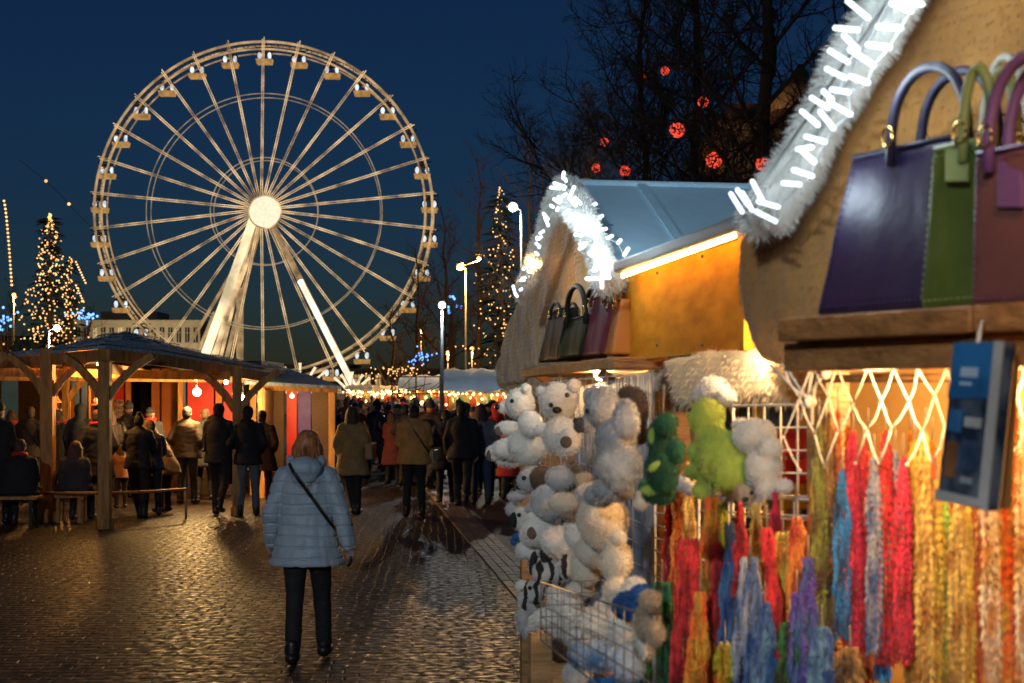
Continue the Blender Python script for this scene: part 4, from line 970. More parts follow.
# crowd down the street
protos = [dict(h=1.72, pose='stand', arms='pocket', coat='jacket', hair='short', build=1.08), dict(h=1.66, pose='walk', arms='down', coat='coat', hair='long', fem=True), dict(h=1.78, pose='walk', arms='pocket', coat='jacket', hair='beanie', build=1.1),
          dict(h=1.64, pose='stand', arms='front', coat='long', hair='bob', fem=True), dict(h=1.75, pose='stand', arms='down', coat='jacket', hair='hood', build=1.1), dict(h=1.70, pose='step', arms='front', coat='short', hair='cap')]
for i_, p_ in enumerate(protos): p_['voxel'] = .022; p_['head_turn'] = R((25, -35, 15, -20, 40, -30)[i_]); p_['bag'] = ('cross', 'shoulder', 'pack', 'scarf', None, 'scarf')[i_]
coats = [black, navy, dkb, charc, black, olive, wine, black, greyj, dkb, plaid, charc, redc, navy]
rnd = random.Random(21); placed = []; seen = {}
for band, (n_, y0, y1) in enumerate(((24, 26, 36), (30, 34, 46), (26, 44, 60))):
    tries = 0; c_ = 0
    while c_ < n_ and tries < 3000:
        tries += 1; Y = rnd.uniform(y0, y1); lo = 322 if Y > 31 else 330; px = rnd.uniform(lo if band else 372, 425 if (band == 2) else (520 if band == 0 else 440)); x = (px - 512) / F * Y
        if band == 0 and px < 425 and Y < 30: continue
        if any((x - a) ** 2 + (Y - b) ** 2 < .36 for a, b in placed): continue
        placed.append((x, Y)); c_ += 1; k = rnd.randrange(6); face = rnd.choice([0, 0, 0, 180, 40, -40, 150]) + rnd.uniform(-20, 20)
        cc = rnd.choice(coats); hc2 = rnd.choice([hair_b, hair_k, hair_k, hair_a, hair_g])
        cn = {id(black): 'black', id(navy): 'navy', id(dkb): 'dark brown', id(charc): 'charcoal', id(olive): 'olive tan', id(wine): 'wine red', id(greyj): 'grey', id(plaid): 'orange brown', id(redc): 'red'}[id(cc)]
        head = ('bareheaded', 'longhaired', 'hatted', 'bobbed', 'hooded', 'capped')[k]; way = 'walking away' if abs(face) < 60 else 'facing us'
        place = ('below the wheel leg' if px < 372 else 'below the pale tents' if px < 400 else 'below the white tent' if px < 440 else 'left of blue tent' if px < 480 else 'right of blue tent')
        dist = ('near', 'middle', 'far')[band]; wear = 'overcoat' if k in (1, 3) else 'jacket'
        lab = '%s %s in %s %s %s, %s crowd %s' % (head, 'visitor', cn, wear, way, dist, place)
        n_same = seen.get(lab, 0); seen[lab] = n_same + 1
        if n_same: lab = lab.replace('visitor', ('', 'second visitor', 'third visitor', 'fourth visitor')[min(n_same, 3)])
        place_person(lab, x, Y, R(face), protos[k], dict(coat=cc, hair=hc2, bag=rnd.choice([leather, tanbag, charc]), scarf=rnd.choice([cream_c, greyj, redc, plaid]), hat=rnd.choice([black, charc, redc, cream_c]), trousers=rnd.choice([black, navy, denim, charc])), group=('nearer crowd before the tents', 'middle crowd down the street', 'far crowd below the wheel')[band], protokey='crowd%d' % k)
# visitors in the pavilion's depth
for i, (px, Y, k, cc) in enumerate(((30, 25.5, 0, dkb), (12, 26.5, 3, black), (80, 26.2, 4, charc), (110, 25.6, 1, dkb), (128, 26.4, 2, black), (150, 26.0, 5, charc), (58, 27, 3, black))):
    place_person(('dim visitor in dark brown between the bench and the left post', 'dim visitor in a long black coat above the seated red scarf', 'hooded dim visitor before the blue panel', 'dim long haired visitor behind the front post', 'dim visitor in a knitted hat right of the front post', 'dim visitor in a cap between the orange panels', 'dim bobbed visitor in black beside the amber shelf')[i], (px - 512) / F * Y, Y, R(rnd.uniform(-40, 40)), protos[k], dict(coat=cc, hair=hair_b), group='visitors deep inside the pavilion', protokey='crowd%d' % k)
# ------------------------------------------------------------ the two market stalls on the right
def Q(t, L, z): return D1 * t + N1 * L + Vector((0, 0, z))
def Q2(t, L, z): return D2 * t + N2 * L + Vector((0, 0, z))
plank = wood('stall_plank', (.42, .22, .08), .5, 1.0, .6, (1, 1, 6)); plank2 = wood('shelf_board', (.40, .17, .05), .45, 1.0, .5, (3, 3, 9))
orangeply = mat('varnished_panel', (.74, .31, .02), spec=.08, rough=.9, var=.28, scale=7, bump=.15, bscale=8, stretch=(1, 1, 3), detail=8, col2=(.50, .18, .012))
hidem = mat('cream_fleece', (.60, .33, .08), rough=.95, var=.35, scale=5, bump=.6, bscale=22, sheen=.4)
fleecew = mat('white_fleece', (.78, .76, .70), rough=.95, var=.15, scale=8, sheen=.4)
roofb = mat('blue_roof_felt', (.48, .72, .86), rough=.6, var=.12, scale=2.5, bump=.15, bscale=12)
hoodm = mat('hood_metal', (.17, .12, .09), rough=.5, var=.3, scale=5)
led_m = glow('led_tube', (.74, .90, 1.0), 2.3)
led_w = glow('led_strip', (1.0, .56, .13), 42)
wirew = mat('coated_wire', (.72, .66, .55), rough=.35, var=.1)

st = thing('market_stall', 'farther market stall with cream fleece gable, snowy blue roof and orange panel', 'market stall', Q(5.0, 1.8, 0))
A0 = (5.41, 2.85)
def slope(t0, z0, t1, z1, name, L0=1.0, L1=3.6):
    q = MB(); d = Vector((0, 0, .05)); v = [Q(t0, L0, z0), Q(t1, L0, z1), Q(t1, L1, z1), Q(t0, L1, z0)]
    nr = (v[1] - v[0]).cross(v[3] - v[0]).normalized(); 
    if nr.z < 0: nr = -nr
    q.prism(v, nr * -.05); q.build(name, roofb, st)
slope(5.41, 2.805, 4.58, 2.385, 'roof_slope', L0=1.06)
q = MB(); q.prism([Q(3.26, 1.09, 2.39), Q(4.62, 1.09, 2.39), Q(4.62, 2.9, 2.39), Q(3.26, 2.9, 2.39)], (0, 0, .02)); q.build('flat_roof', hoodm, st); slope(5.42, 2.805, 7.3, 2.14, 'roof_slope', L0=1.2)
q = MB(); q.tube([Q(5.41, 1.06, 2.805), Q(5.41, 3.6, 2.805)], .016, 8); q.build('ridge_cap', roofb, st)
for k in range(5):
    L_ = 1.35 + k * .45; q = MB(); q.beam(Q(5.40, L_, 2.806), Q(4.60, L_, 2.402), .035, .007); q.build('felt_seam', roofb, st)
for k in range(3):
    z_ = 2.33 - k * .072; a = S(616, 300, 1.045); b_ = S(743, 300, 1.045); a.z = b_.z = z_
for k in range(2):
    px = (657, 702)[k]; q = MB()
    for yy in (262 - (px - 615) * .36 + 26, 345): q.ball(S(px, yy, 1.047), .0045, seg=8, rings=6)
    q.build('screw', hoodm, st)
# walls, counter, posts
for (t0, t1, L, z0, z1, nm) in ((3.3, 7.4, 2.9, 0, 2.1, 'back_wall'),):
    q = MB(); q.prism([Q(t0, L, z0), Q(t1, L, z0), Q(t1, L, z1), Q(t0, L, z1)], N1 * .05); q.build(nm, plank, st)
q = MB(); q.prism([Q(7.4, 1.25, 0), Q(7.4, 2.9, 0), Q(7.4, 2.9, 2.1), Q(7.4, 1.25, 2.1)], D1 * .04); q.build('side_wall', plank, st)
for t in (3.35, 4.62, 7.3):
    q = MB(); c = Q(t, 1.22, 1.05); q.box(c, (.07, .07, 2.1), rz=R(8.9)); q.build('post', plank, st)
q = MB(); q.prism([Q(4.0, 1.2, .85), Q(7.3, 1.2, .85), Q(7.3, 1.6, .85), Q(4.0, 1.6, .85)], (0, 0, .05)); q.build('counter_top', plank, st)
q = MB(); q.prism([Q(4.0, 1.26, .0), Q(7.3, 1.26, .0), Q(7.3, 1.26, .85), Q(4.0, 1.26, .85)], N1 * .03); q.build('counter_front', darkp, st)
# orange panel with its hood and light strip
q = MB(); q.prism([S(615, 362, 1.05), S(741, 349, 1.05), S(741, 224, 1.05), S(615, 270, 1.05)], N1 * .008); q.build('panel', orangeply, st)
q = MB(); a = S(613, 273, .98); b_ = S(742, 228, .98); q.prism([a, b_, b_ + N1 * .30, a + N1 * .30], (0, 0, .035)); q.build('hood', hoodm, st, bevel=.008)
q = MB(); q.tube([S(622, 274, .995), S(735, 233.5, .995)], .0022, 5)
for k in range(34):
    u = k / 33; q.ball(S(623 + u * 111, 276.5 - u * 40.5, 1.0), .0055, seg=5, rings=4)
q.build('light_strip', led_w, st)
q = MB(); q.prism([S(738, 351, 1.035), S(744, 350, 1.035), S(744, 226, 1.035), S(738, 228, 1.035)], N1 * .03); q.build('corner_trim', orangeply, st)
q = MB(); q.prism([S(613, 362, 1.04), S(619, 361.5, 1.04), S(619, 270, 1.04), S(613, 272, 1.04)], N1 * -.02); q.build('corner_trim', hoodm, st)
# gable hide
def hide(name, pts, ext, parent, voxel, nf, fl, m, seed, amp=.02, smooth=12, parm=hidem):
    q = MB(); q.prism(pts, ext)
    me = remesh(q, voxel, smooth, lambda c, n: amp * mnoise.noise(c * 4) + amp * .5 * mnoise.noise(c * 11))
    me = fuzz(me, nf, fl, fl * .14, droop=.8, seed=seed, jitter=.45)
    return mesh_obj(name, me, m, parent)
def hobj(name, pts, ext, parent, *a, **k):
    inv = W[parent].inverted() if parent else Matrix.Identity(4)
    return hide(name, [inv @ p for p in pts], ext, parent, *a, **k)
gpts = [(566, 180), (550, 194), (533, 240), (516, 298), (499, 345), (493, 370), (500, 386), (519, 385), (524, 372), (575, 362), (613, 356), (614, 292), (600, 247), (584, 208)]
hobj('fleece_gable', [S(x, y, 1.13) for x, y in gpts], N1 * .14, st, .022, 9000, .014, hidem, 4, smooth=16)
hobj('fleece_skirt', [S(x, y, 1.16) for x, y in ((494, 366), (500, 390), (530, 398), (560, 384), (600, 378), (640, 392), (650, 372), (640, 350), (560, 352), (510, 352))], N1 * .08, st, .022, 4000, .022, hidem, 5)
# fleece trim along the rakes, with light tubes
def fleece_trim(name, pts, r, parent, seed):
    inv = W[parent].inverted(); q = MB(); q.tube([inv @ p for p in pts], [r * (1 + .2 * math.sin(k * 1.9)) for k in range(len(pts))], 12)
    me = remesh(q, r * .25, 1, lambda c, n: r * .25 * mnoise.noise(c * 14)); me = fuzz(me, 5000, r * .55, r * .05, droop=.3, seed=seed, jitter=.6)
    return mesh_obj(name, me, fleecew, parent)
fleece_trim('fleece_trim', [S(x, y, .99) for x, y in ((565, 182), (555, 201), (545, 227), (536, 254), (528, 278), (522, 298))], .034, st, 1)
fleece_trim('fleece_trim', [S(x, y, .99) for x, y in ((567, 184), (576, 205), (588, 230), (600, 258), (610, 285))], .042, st, 2)
def led_string(label, specs, L, ln, r, fn, group='light tube strings on the stall gables', tl_power=.8):
    """specs: (px, py, angle in the facade plane in degrees)"""
    c0 = fn(specs[0][0], specs[0][1], L); t = thing('light_string', label, 'string light', c0, group=group)
    q = MB(); q.tube([fn(x, y, L + .02) for x, y, _ in specs], .003, 4); q.build('cable', mat('clear_cable', (.5, .5, .5)), t)
    rnd = random.Random(5)
    for (x, y, an) in specs:
        a = fn(x, y, L); e = fn(x + math.cos(R(an)), y - math.sin(R(an)), L - .0); d = (e - a).normalized(); d = (d + Vector((rnd.gauss(0, .12), -.35 + rnd.gauss(0, .2), rnd.gauss(0, .1)))).normalized()
        q = MB(); q.cone(a, r, a + d * ln * rnd.uniform(.8, 1.1), r, 10); q.build('light_tube', led_m, t)
    for k in range(2, len(specs) - 1, max(3, len(specs) // 4)):
        plight('tube_light', fn(specs[k][0], specs[k][1], L - .06), (.72, .9, 1.0), tl_power, .03, t)
rnd = random.Random(12)
sp = []
for k in range(22):
    u = k / 21; x = 564 - 48 * u ** 1.0; y = 186 + 112 * u; sp.append((x + rnd.uniform(-3, 5), y + rnd.uniform(-3, 3), 180 + rnd.uniform(-25, 30)))
led_string('light tubes bristling down the left rake of the farther fleece gable', sp, .93, .06, .0062, S)
sp = [(563, 178, 60), (566, 181, 35)]
for k in range(25):
    u = k / 24; sp.append((566 + 42 * u + rnd.uniform(-8, 8), 187 + 100 * u + rnd.uniform(-4, 4), rnd.choice([200, 190, 215, 80]) + rnd.uniform(-15, 15)))
led_string('light tubes crowding the right rake of the farther fleece gable', sp, .93, .06, .0062, S)
# second row lying on the roof slope behind the rake
sp = [(582 + k * 5.5 + rnd.uniform(-4, 4), 190 + k * 9.5 + rnd.uniform(-5, 5), 10 + rnd.uniform(-20, 20)) for k in range(9)]
led_string('light tubes lying on the blue roof felt behind the right rake', sp, 1.04, .06, .006, S)
# warm bulbs glowing on the far gable
for i, (px, py, lab) in enumerate(((538, 264, 'upper warm bulb glowing on the far fleece gable'), (529, 276, 'lower warm bulb glowing on the far fleece gable'))):
    c = S(px, py, 1.0); t = thing('warm_bulb', lab, 'bulb', c, group='warm bulbs on the fleece gable'); q = MB(); q.ball(c, .016, seg=10, rings=8); q.build('glass_bulb', glow('gable_bulb', (1.0, .62, .22), 14), t)
    q = MB(); q.tube([c + Vector((0, 0, .014)), c + Vector((0, 0, .04)), c + N1 * .03 + Vector((0, 0, .045))], .006, 6); q.build('socket', cord, t); plight('bulb_light', c - N1 * .03, (1, .6, .22), 1.6, .02, t)
# shelf of the far stall
q = MB(); a, b_ = S(521, 369, .95), S(613, 357, .95); q.prism([a, b_, b_ + N1 * .17, a + N1 * .17], (0, 0, -.035)); q.build('shelf', plank2, st, bevel=.004)
for px in (535, 600):
    q = MB(); c = S(px, 372, .97); q.beam(c + Vector((0, 0, 0)), c + N1 * .2 - Vector((0, 0, .15)), .02, .03); q.build('shelf_bracket', plank2, st)

# ---- near stall
ns = thing('market_stall', 'nearer market stall with fleece gable above a plank shelf of handbags', 'market stall', Q2(2.3, 2.2, 0))
hp = [(727, 240), (753, 200), (790, 133), (838, 50), (878, -30), (955, -150), (1040, -210), (1240, -220), (1240, 350), (1000, 352), (800, 352), (773, 370), (750, 364), (735, 318)]
hobj('fleece_gable', [S2(x, y, 1.78) for x, y in hp], N2 * .12, ns, .02, 16000, .012, mat('tan_fleece', (.38, .17, .035), rough=.95, var=.35, scale=5, bump=.6, bscale=22, sheen=.3), 7, smooth=14)
fleece_trim('fleece_trim', [S2(x, y, 1.70) for x, y in ((750, 228), (775, 192), (800, 150), (825, 105), (850, 62), (875, 18), (900, -28), (940, -100))], .036, ns, 3)
fleece_trim('fleece_trim', [S2(x, y, 1.71) for x, y in ((772, 225), (800, 180), (826, 135), (852, 88), (878, 42), (906, -5), (940, -60))], .028, ns, 4)
nr_ = MB(); 
# roof planes, back wall, posts, counter of the near stall
ap = S2(1060, -240, 1.85); e1 = S2(748, 225, 1.85); v = [ap, e1, e1 + N2 * 2.0, ap + N2 * 2.0]; q = MB(); q.prism(v, (0, 0, .05)); q.build('roof_slope', roofb, ns)
v = [S2(785, 372, 2.62), S2(1500, 372, 2.62)]; v = [Vector((p.x, p.y, 0)) for p in v] + [Vector((p.x, p.y, 2.25)) for p in reversed(v)]
q = MB(); q.prism(v, N2 * .04); q.build('back_wall', mat('lit_backcloth', (.72, .47, .17), rough=.9, var=.3, scale=3, bump=.4, bscale=7), ns)
for px in (828, 1300):
    c = S2(px, 391, 1.95); q = MB(); q.box((c.x, c.y, 1.1), (.06, .06, 2.2), rz=R(28)); q.build('post', plank, ns)
q = MB(); a, b_ = S2(690, 391, 1.95), S2(1300, 391, 1.95); a.z = b_.z = .86; q.prism([a, b_, b_ + N2 * .5, a + N2 * .5], (0, 0, .05)); q.build('counter_top', plank, ns)
a, b_ = S2(690, 391, 2.0), S2(1300, 391, 2.0); a.z = b_.z = 0; q = MB(); q.prism([a, b_, b_ + Vector((0, 0, .86)), a + Vector((0, 0, .86))], N2 * .03); q.build('counter_front', darkp, ns)
# shelf: upper board in three lengths, lower carrying beam
for k, (x0, x1) in enumerate(((777, 970), (971.5, 1250))):
    a, b_ = S2(x0, 318 - (x0 - 777) * .06, 1.50), S2(x1, 318 - (x1 - 777) * .06, 1.50)
    a.z = b_.z = S2(900, 310, 1.50).z; q = MB(); q.prism([a, b_, b_ + N2 * .30, a + N2 * .30], (0, 0, -.038)); q.build('shelf_board', plank2, ns, bevel=.004)
zb = S2(900, 310, 1.50).z
a, b_ = S2(783, 350, 1.535), S2(1250, 350, 1.535); a.z = b_.z = zb - .0385; q = MB(); q.prism([a, b_, b_ + N2 * .045, a + N2 * .045], (0, 0, -.048)); q.build('shelf_beam', plank2, ns, bevel=.004)
for px in (812, 1090):
    a = S2(px, 350, 1.60); a.z = zb - .043; q = MB(); q.beam(a, a + N2 * .25 + Vector((0, 0, -.0)), .03, .04); q.build('shelf_bracket', plank2, ns)
sp = []
for (x, y) in ((868, 18), (858, 30), (858, 50), (848, 62), (845, 78), (832, 100), (828, 108), (818, 125), (812, 147), (893, -8)): sp.append((x, y, 172 + rnd.uniform(-22, 10)))
for (x, y) in ((748, 205), (752, 210), (762, 200), (742, 212)): sp.append((x, y, 130 + rnd.uniform(-12, 12)))
for k in range(15):
    u = k / 14; sp.append((770 + 140 * u + rnd.uniform(-4, 14), 222 - 222 * u + rnd.uniform(-6, 6), rnd.uniform(160, 185)))
led_string('light tubes along the white fleece edge of the nearer gable', sp, 1.62, .044, .0042, S2, tl_power=.85)

# bulbs hidden under the shelves and inside the stalls
def stall_bulb(label, c, power, col=(1, .62, .26), up=.12):
    t = thing('stall_bulb', label, 'bulb', c); q = MB(); q.ball(c, .022, seg=10, rings=8); q.build('glass_bulb', glow('stall_bulb', (1.0, .7, .35), 10), t)
    q = MB(); q.tube([c + Vector((0, 0, .02)), c + Vector((0, 0, .05)), c + Vector((0, 0, up))], [.014, .012, .003], 8); q.build('socket', cord, t); plight('bulb_light', c - Vector((0, 0, .03)), col, power, .03, t)
stall_bulb('bulb under the left half of the handbag shelf', S2(880, 357, 1.64), 8, up=.04)
stall_bulb('bulb under the right half of the handbag shelf', S2(1010, 352, 1.62), 9, up=.04)
stall_bulb('bulb inside the nearer stall over the back cloth', S2(1000, 340, 2.25), 55, (1, .55, .2))
stall_bulb('bulb above the wire rack at the left of the nearer stall', S2(800, 340, 2.05), 12, (1, .66, .34), up=.1)
stall_bulb('bulb added under the farther shelf to warm the plush toys', S(600, 374, 1.02), 12, (1, .7, .4), up=.02)  # added for warm light on the toys below
stall_bulb('bulb inside the farther stall', Q(5.2, 1.9, 1.95), 22, (1, .55, .2), up=.5)
stall_bulb('bulb added out of sight behind the near hide to side light the plush', S2(764, 340, 2.02), 6, (1, .68, .38), up=.1)  # added hidden source giving the toys warm light from the right
stall_bulb('bulb high over the handbags beyond the top of the photo', S2(1080, -60, 1.35), 3, (1, .5, .16), up=.3)

# ---- handbags
def leatherm(name, c, **k): return mat(name, c, rough=.46, var=.3, scale=5, bump=.07, bscale=45, **k)
brass = mat('brass', (.8, .5, .15), rough=.25, metal=1.0)
def handbag(label, fn, nrm, L, pb, pt, yb, yt, depth, m, hm, handle, hw=.009, flap=None, voxel=.005, group=None):
    """pb, pt: left and right pixel columns of the bottom and the top; handle: (px left, px right, py top)"""
    zb_ = fn((pb[0] + pb[1]) / 2, yb, L).z
    cs = [fn(pb[0], yb, L), fn(pb[1], yb, L), fn(pt[1], yt, L), fn(pt[0], yt, L)]
    zt_ = (cs[2].z + cs[3].z) / 2; cs[0].z = cs[1].z = zb_; cs[2].z = cs[3].z = zt_
    org = (cs[0] + cs[1]) / 2 + nrm * depth / 2; org.z = zb_
    t = thing('handbag', label, 'handbag', org, group=group); inv = W[t].inverted()
    q = MB(); top_in = nrm * depth * .28
    vs = [inv @ p for p in (cs[0], cs[1], cs[1] + nrm * depth, cs[0] + nrm * depth, cs[3] + top_in, cs[2] + top_in, cs[2] + nrm * depth - top_in, cs[3] + nrm * depth - top_in)]
    q.add(vs, [(0, 3, 2, 1), (4, 5, 6, 7), (0, 1, 5, 4), (1, 2, 6, 5), (2, 3, 7, 6), (3, 0, 4, 7)])
    bm_ = bmesh.new(); me = q.mesh(); bm_.from_mesh(me)
    bmesh.ops.bevel(bm_, geom=list(bm_.edges), offset=.009, segments=3, profile=.5, affect='EDGES')
    bmesh.ops.subdivide_edges(bm_, edges=[e for e in bm_.edges if e.calc_length() > .04], cuts=14, use_grid_fill=True)
    bm_.normal_update(); sd_ = pb[0] * .37
    for v in bm_.verts:
        c_ = v.co; v.co = c_ + v.normal * (.0045 * mnoise.noise(Vector((c_.x * 7, c_.y * 7 + sd_, c_.z * 3))) + .003 * mnoise.noise(Vector((c_.x * 26, c_.y * 26, c_.z * 7 + sd_))))
    bm_.to_mesh(me); bm_.free(); me.polygons.foreach_set('use_smooth', [True] * len(me.polygons)); me.update()
    mesh_obj('bag_body', me, m, t)
    # stitched seam just inside the front panel's edge
    q = MB(); bc = [cs[0], cs[1], cs[2] + top_in, cs[3] + top_in]; ctr = sum(bc, Vector()) / 4
    ins = [p.lerp(ctr, .10) - nrm * .0035 for p in bc]
    for k in range(4):
        a_, b_ = ins[k], ins[(k + 1) % 4]; n_ = max(3, int((b_ - a_).length / .011))
        for g_ in range(n_): q.tube([a_.lerp(b_, (g_ + .15) / n_), a_.lerp(b_, (g_ + .8) / n_)], .0009, 4)
    o_ = q.build('stitching', hm, t); o_['kind'] = 'stuff'
    d = (cs[1] - cs[0]).normalized()
    for s_ in (0, 1):
        hl = fn(handle[0], yt, L); hr = fn(handle[1], yt, L); hl.z = hr.z = zt_; off = top_in if s_ == 0 else nrm * depth - top_in
        top_z = fn((handle[0] + handle[1]) / 2, handle[2], L).z - zt_
        pts = []
        for k in range(17):
            an = PI * k / 16; pts.append(hl.lerp(hr, .5 - .5 * math.cos(an)) + off + Vector((0, 0, top_z * math.sin(an) ** .62 - .03 * (1 - math.sin(an)))) + nrm * (.012 if s_ else -.012))
        q = MB(); q.tube(pts, hw, 8); q.build('handle', hm, t)
        for p in (pts[1], pts[-2]):
            q = MB(); q.tube([p + d * .012 * math.cos(a) + Vector((0, 0, .016 * math.sin(a))) + nrm * (-.008 if s_ == 0 else .008) for a in [2 * PI * i / 12 for i in range(13)]], .0022, 6); q.build('ring', brass, t)
    q = MB(); ca = cs[3].lerp(cs[2], .04); cb = cs[3].lerp(cs[2], .96); q.tube([ca + top_in, cb + top_in], .0045, 6); q.tube([ca + nrm * (depth * .72), cb + nrm * (depth * .72)], .0045, 6); q.build('piping', hm, t)
    if flap:
        fx0, fx1, fy0, fy1 = flap; v = [fn(fx0, fy1, L - .006), fn(fx1, fy1, L - .006), fn(fx1, fy0, L + .012), fn(fx0, fy0, L + .012)]
        q = MB(); q.prism([x_ + nrm * .006 for x_ in v], nrm * -.006); q.build('flap', hm, t, bevel=.004)
    return t
HG = 'handbags on the nearer shelf'
zs = 300
handbag('dark purple leather tote on the near shelf, leftmost', S2, N2, 1.60, (815, 948), (838, 946), 311, 146, .09, leatherm('purple_leather', (.020, .009, .048)), leatherm('purple_handle', (.028, .022, .055)), (884, 962, 66), .0085, group=HG)
handbag('green handbag squeezed between the purple and the pink one', S2, N2, 1.54, (919, 990), (925, 988), 307, 143, .05, leatherm('green_leather', (.09, .135, .02)), leatherm('lime_handle', (.32, .36, .10)), (962, 992, 68), .008, flap=(944, 967, 145, 182), group=HG)
handbag('dusty pink handbag at the right edge with brass ring and tag', S2, N2, 1.505, (969, 1110), (968, 1100), 303, 143, .03, leatherm('pink_leather', (.20, .07, .06)), leatherm('violet_handle', (.20, .08, .20)), (990, 1075, 55), .009, flap=(996, 1022, 148, 208), group=HG)
handbag('pale cream handbag behind the pink one, only its handle showing', S2, N2, 1.72, (975, 1085), (980, 1080), 300, 148, .09, leatherm('cream_leather', (.45, .40, .30)), leatherm('cream_handle', (.5, .46, .36)), (976, 1022, 56), .007, group=HG)
FG = 'handbags on the farther shelf'
handbag('small black handbag leftmost on the farther shelf', S, N1, .97, (538, 558), (544, 561), 361, 310, .09, leatherm('black_leather2', (.012, .012, .014), spec=.12), leatherm('black_h', (.02, .02, .02), spec=.12), (547, 557, 303), .006, voxel=.012, group=FG)
handbag('dark olive handbag with a tall pointed handle on the farther shelf', S, N1, .97, (557, 579), (558, 582), 357, 318, .10, leatherm('olive_leather', (.022, .03, .01), spec=.12), leatherm('olive_h', (.02, .02, .012), spec=.12), (562, 581, 286), .010, voxel=.012, group=FG)
handbag('wine pink handbag third on the farther shelf', S, N1, .98, (576, 600), (583, 604), 356, 296, .10, leatherm('wine_leather', (.15, .03, .05), spec=.12), leatherm('wine_h', (.2, .05, .07)), (586, 600, 290), .006, voxel=.012, group=FG)
handbag('orange handbag hard against the panel on the farther shelf', S, N1, .99, (600, 611), (602, 612), 355, 300, .10, leatherm('orange_leather', (.5, .18, .03)), leatherm('orange_h', (.4, .15, .03)), (604, 611, 294), .005, voxel=.012, group=FG)
# ------------------------------------------------------------ plush toys on the racks
plush_w = mat('plush_white', (.78, .72, .62), rough=.95, var=.15, scale=9, sheen=.3, bump=.3, bscale=60); plush_c = mat('plush_cream', (.66, .56, .42), rough=.95, var=.18, scale=7, sheen=.3, bump=.3, bscale=60)
plush_g = mat('plush_grey_curly', (.46, .43, .40), rough=.95, var=.35, scale=16, sheen=.3, bump=.5, bscale=60); plush_b = mat('plush_brown', (.12, .065, .035), rough=.95, var=.4, scale=10, sheen=.2)
plush_dg = mat('plush_dark_green', (.008, .085, .025), rough=.9, var=.4, scale=12, sheen=.2); plush_lg = mat('plush_lime', (.42, .50, .06), rough=.9, var=.2, scale=7, sheen=.3); plush_sp = mat('plush_spots', (.40, .50, .08), rough=.9)
plush_k = mat('plush_black', (.02, .018, .016), rough=.9); plush_gw = mat('plush_greywhite', (.50, .47, .44), rough=.95, var=.2, scale=9, sheen=.3); plush_bg = mat('plush_beige', (.50, .37, .23), rough=.95, var=.25, scale=8, sheen=.3)
plush_bl = mat('plush_blue', (.02, .10, .30), rough=.9, var=.4, scale=10); pad_m = mat('paw_pad', (.14, .09, .055), rough=.9); nose_m = mat('plush_nose', (.012, .01, .01), rough=.25); stripe_m = mat('plush_stripes', (.60, .56, .50), rough=.95, col2=(.03, .025, .02), scale=9, kind='WAVE', thr=(.42, .5))
from mathutils.bvhtree import BVHTree
def blobmb(t, fn, L, blobs, pxm, k=.95):
    """blobs in the photo's scale: (x, y, rx, ry, depth, degrees), laid in real metres on the rack plane"""
    inv = W[t].inverted(); q = MB()
    for b in blobs:
        x, y, rx, ry = b[:4]; dp = b[4] if len(b) > 4 else 0; an = b[5] if len(b) > 5 else 0
        c = inv @ fn(x, y, L); c = c + Vector((0, 1, 0)) * (dp * 1.2 / pxm)
        rot = Matrix.Rotation(R(-an), 3, 'Y'); q.ball(c, (rx * k / pxm, (rx + ry) * .42 / pxm, ry * k / pxm), rot, 18, 12)
    return q
def onmb(t, fn, L, blobs, pxm, bvh, depth=.5, sink=.35):
    """features seated on the surface of the body"""
    inv = W[t].inverted(); q = MB(); o = inv @ Vector((0, 0, CH))
    for b in blobs:
        x, y, rx, ry = b[:4]; an = b[5] if len(b) > 5 else 0
        tgt = inv @ fn(x, y, L); d = (tgt - o).normalized(); hit = bvh.ray_cast(o, d)[0]; c = hit if hit is not None else tgt
        r = (rx + ry) / 2 / pxm * depth; q.ball(c + d * r * sink, (rx / pxm, r, ry / pxm), Matrix.Rotation(R(-an), 3, 'Y'), 14, 9)
    return q
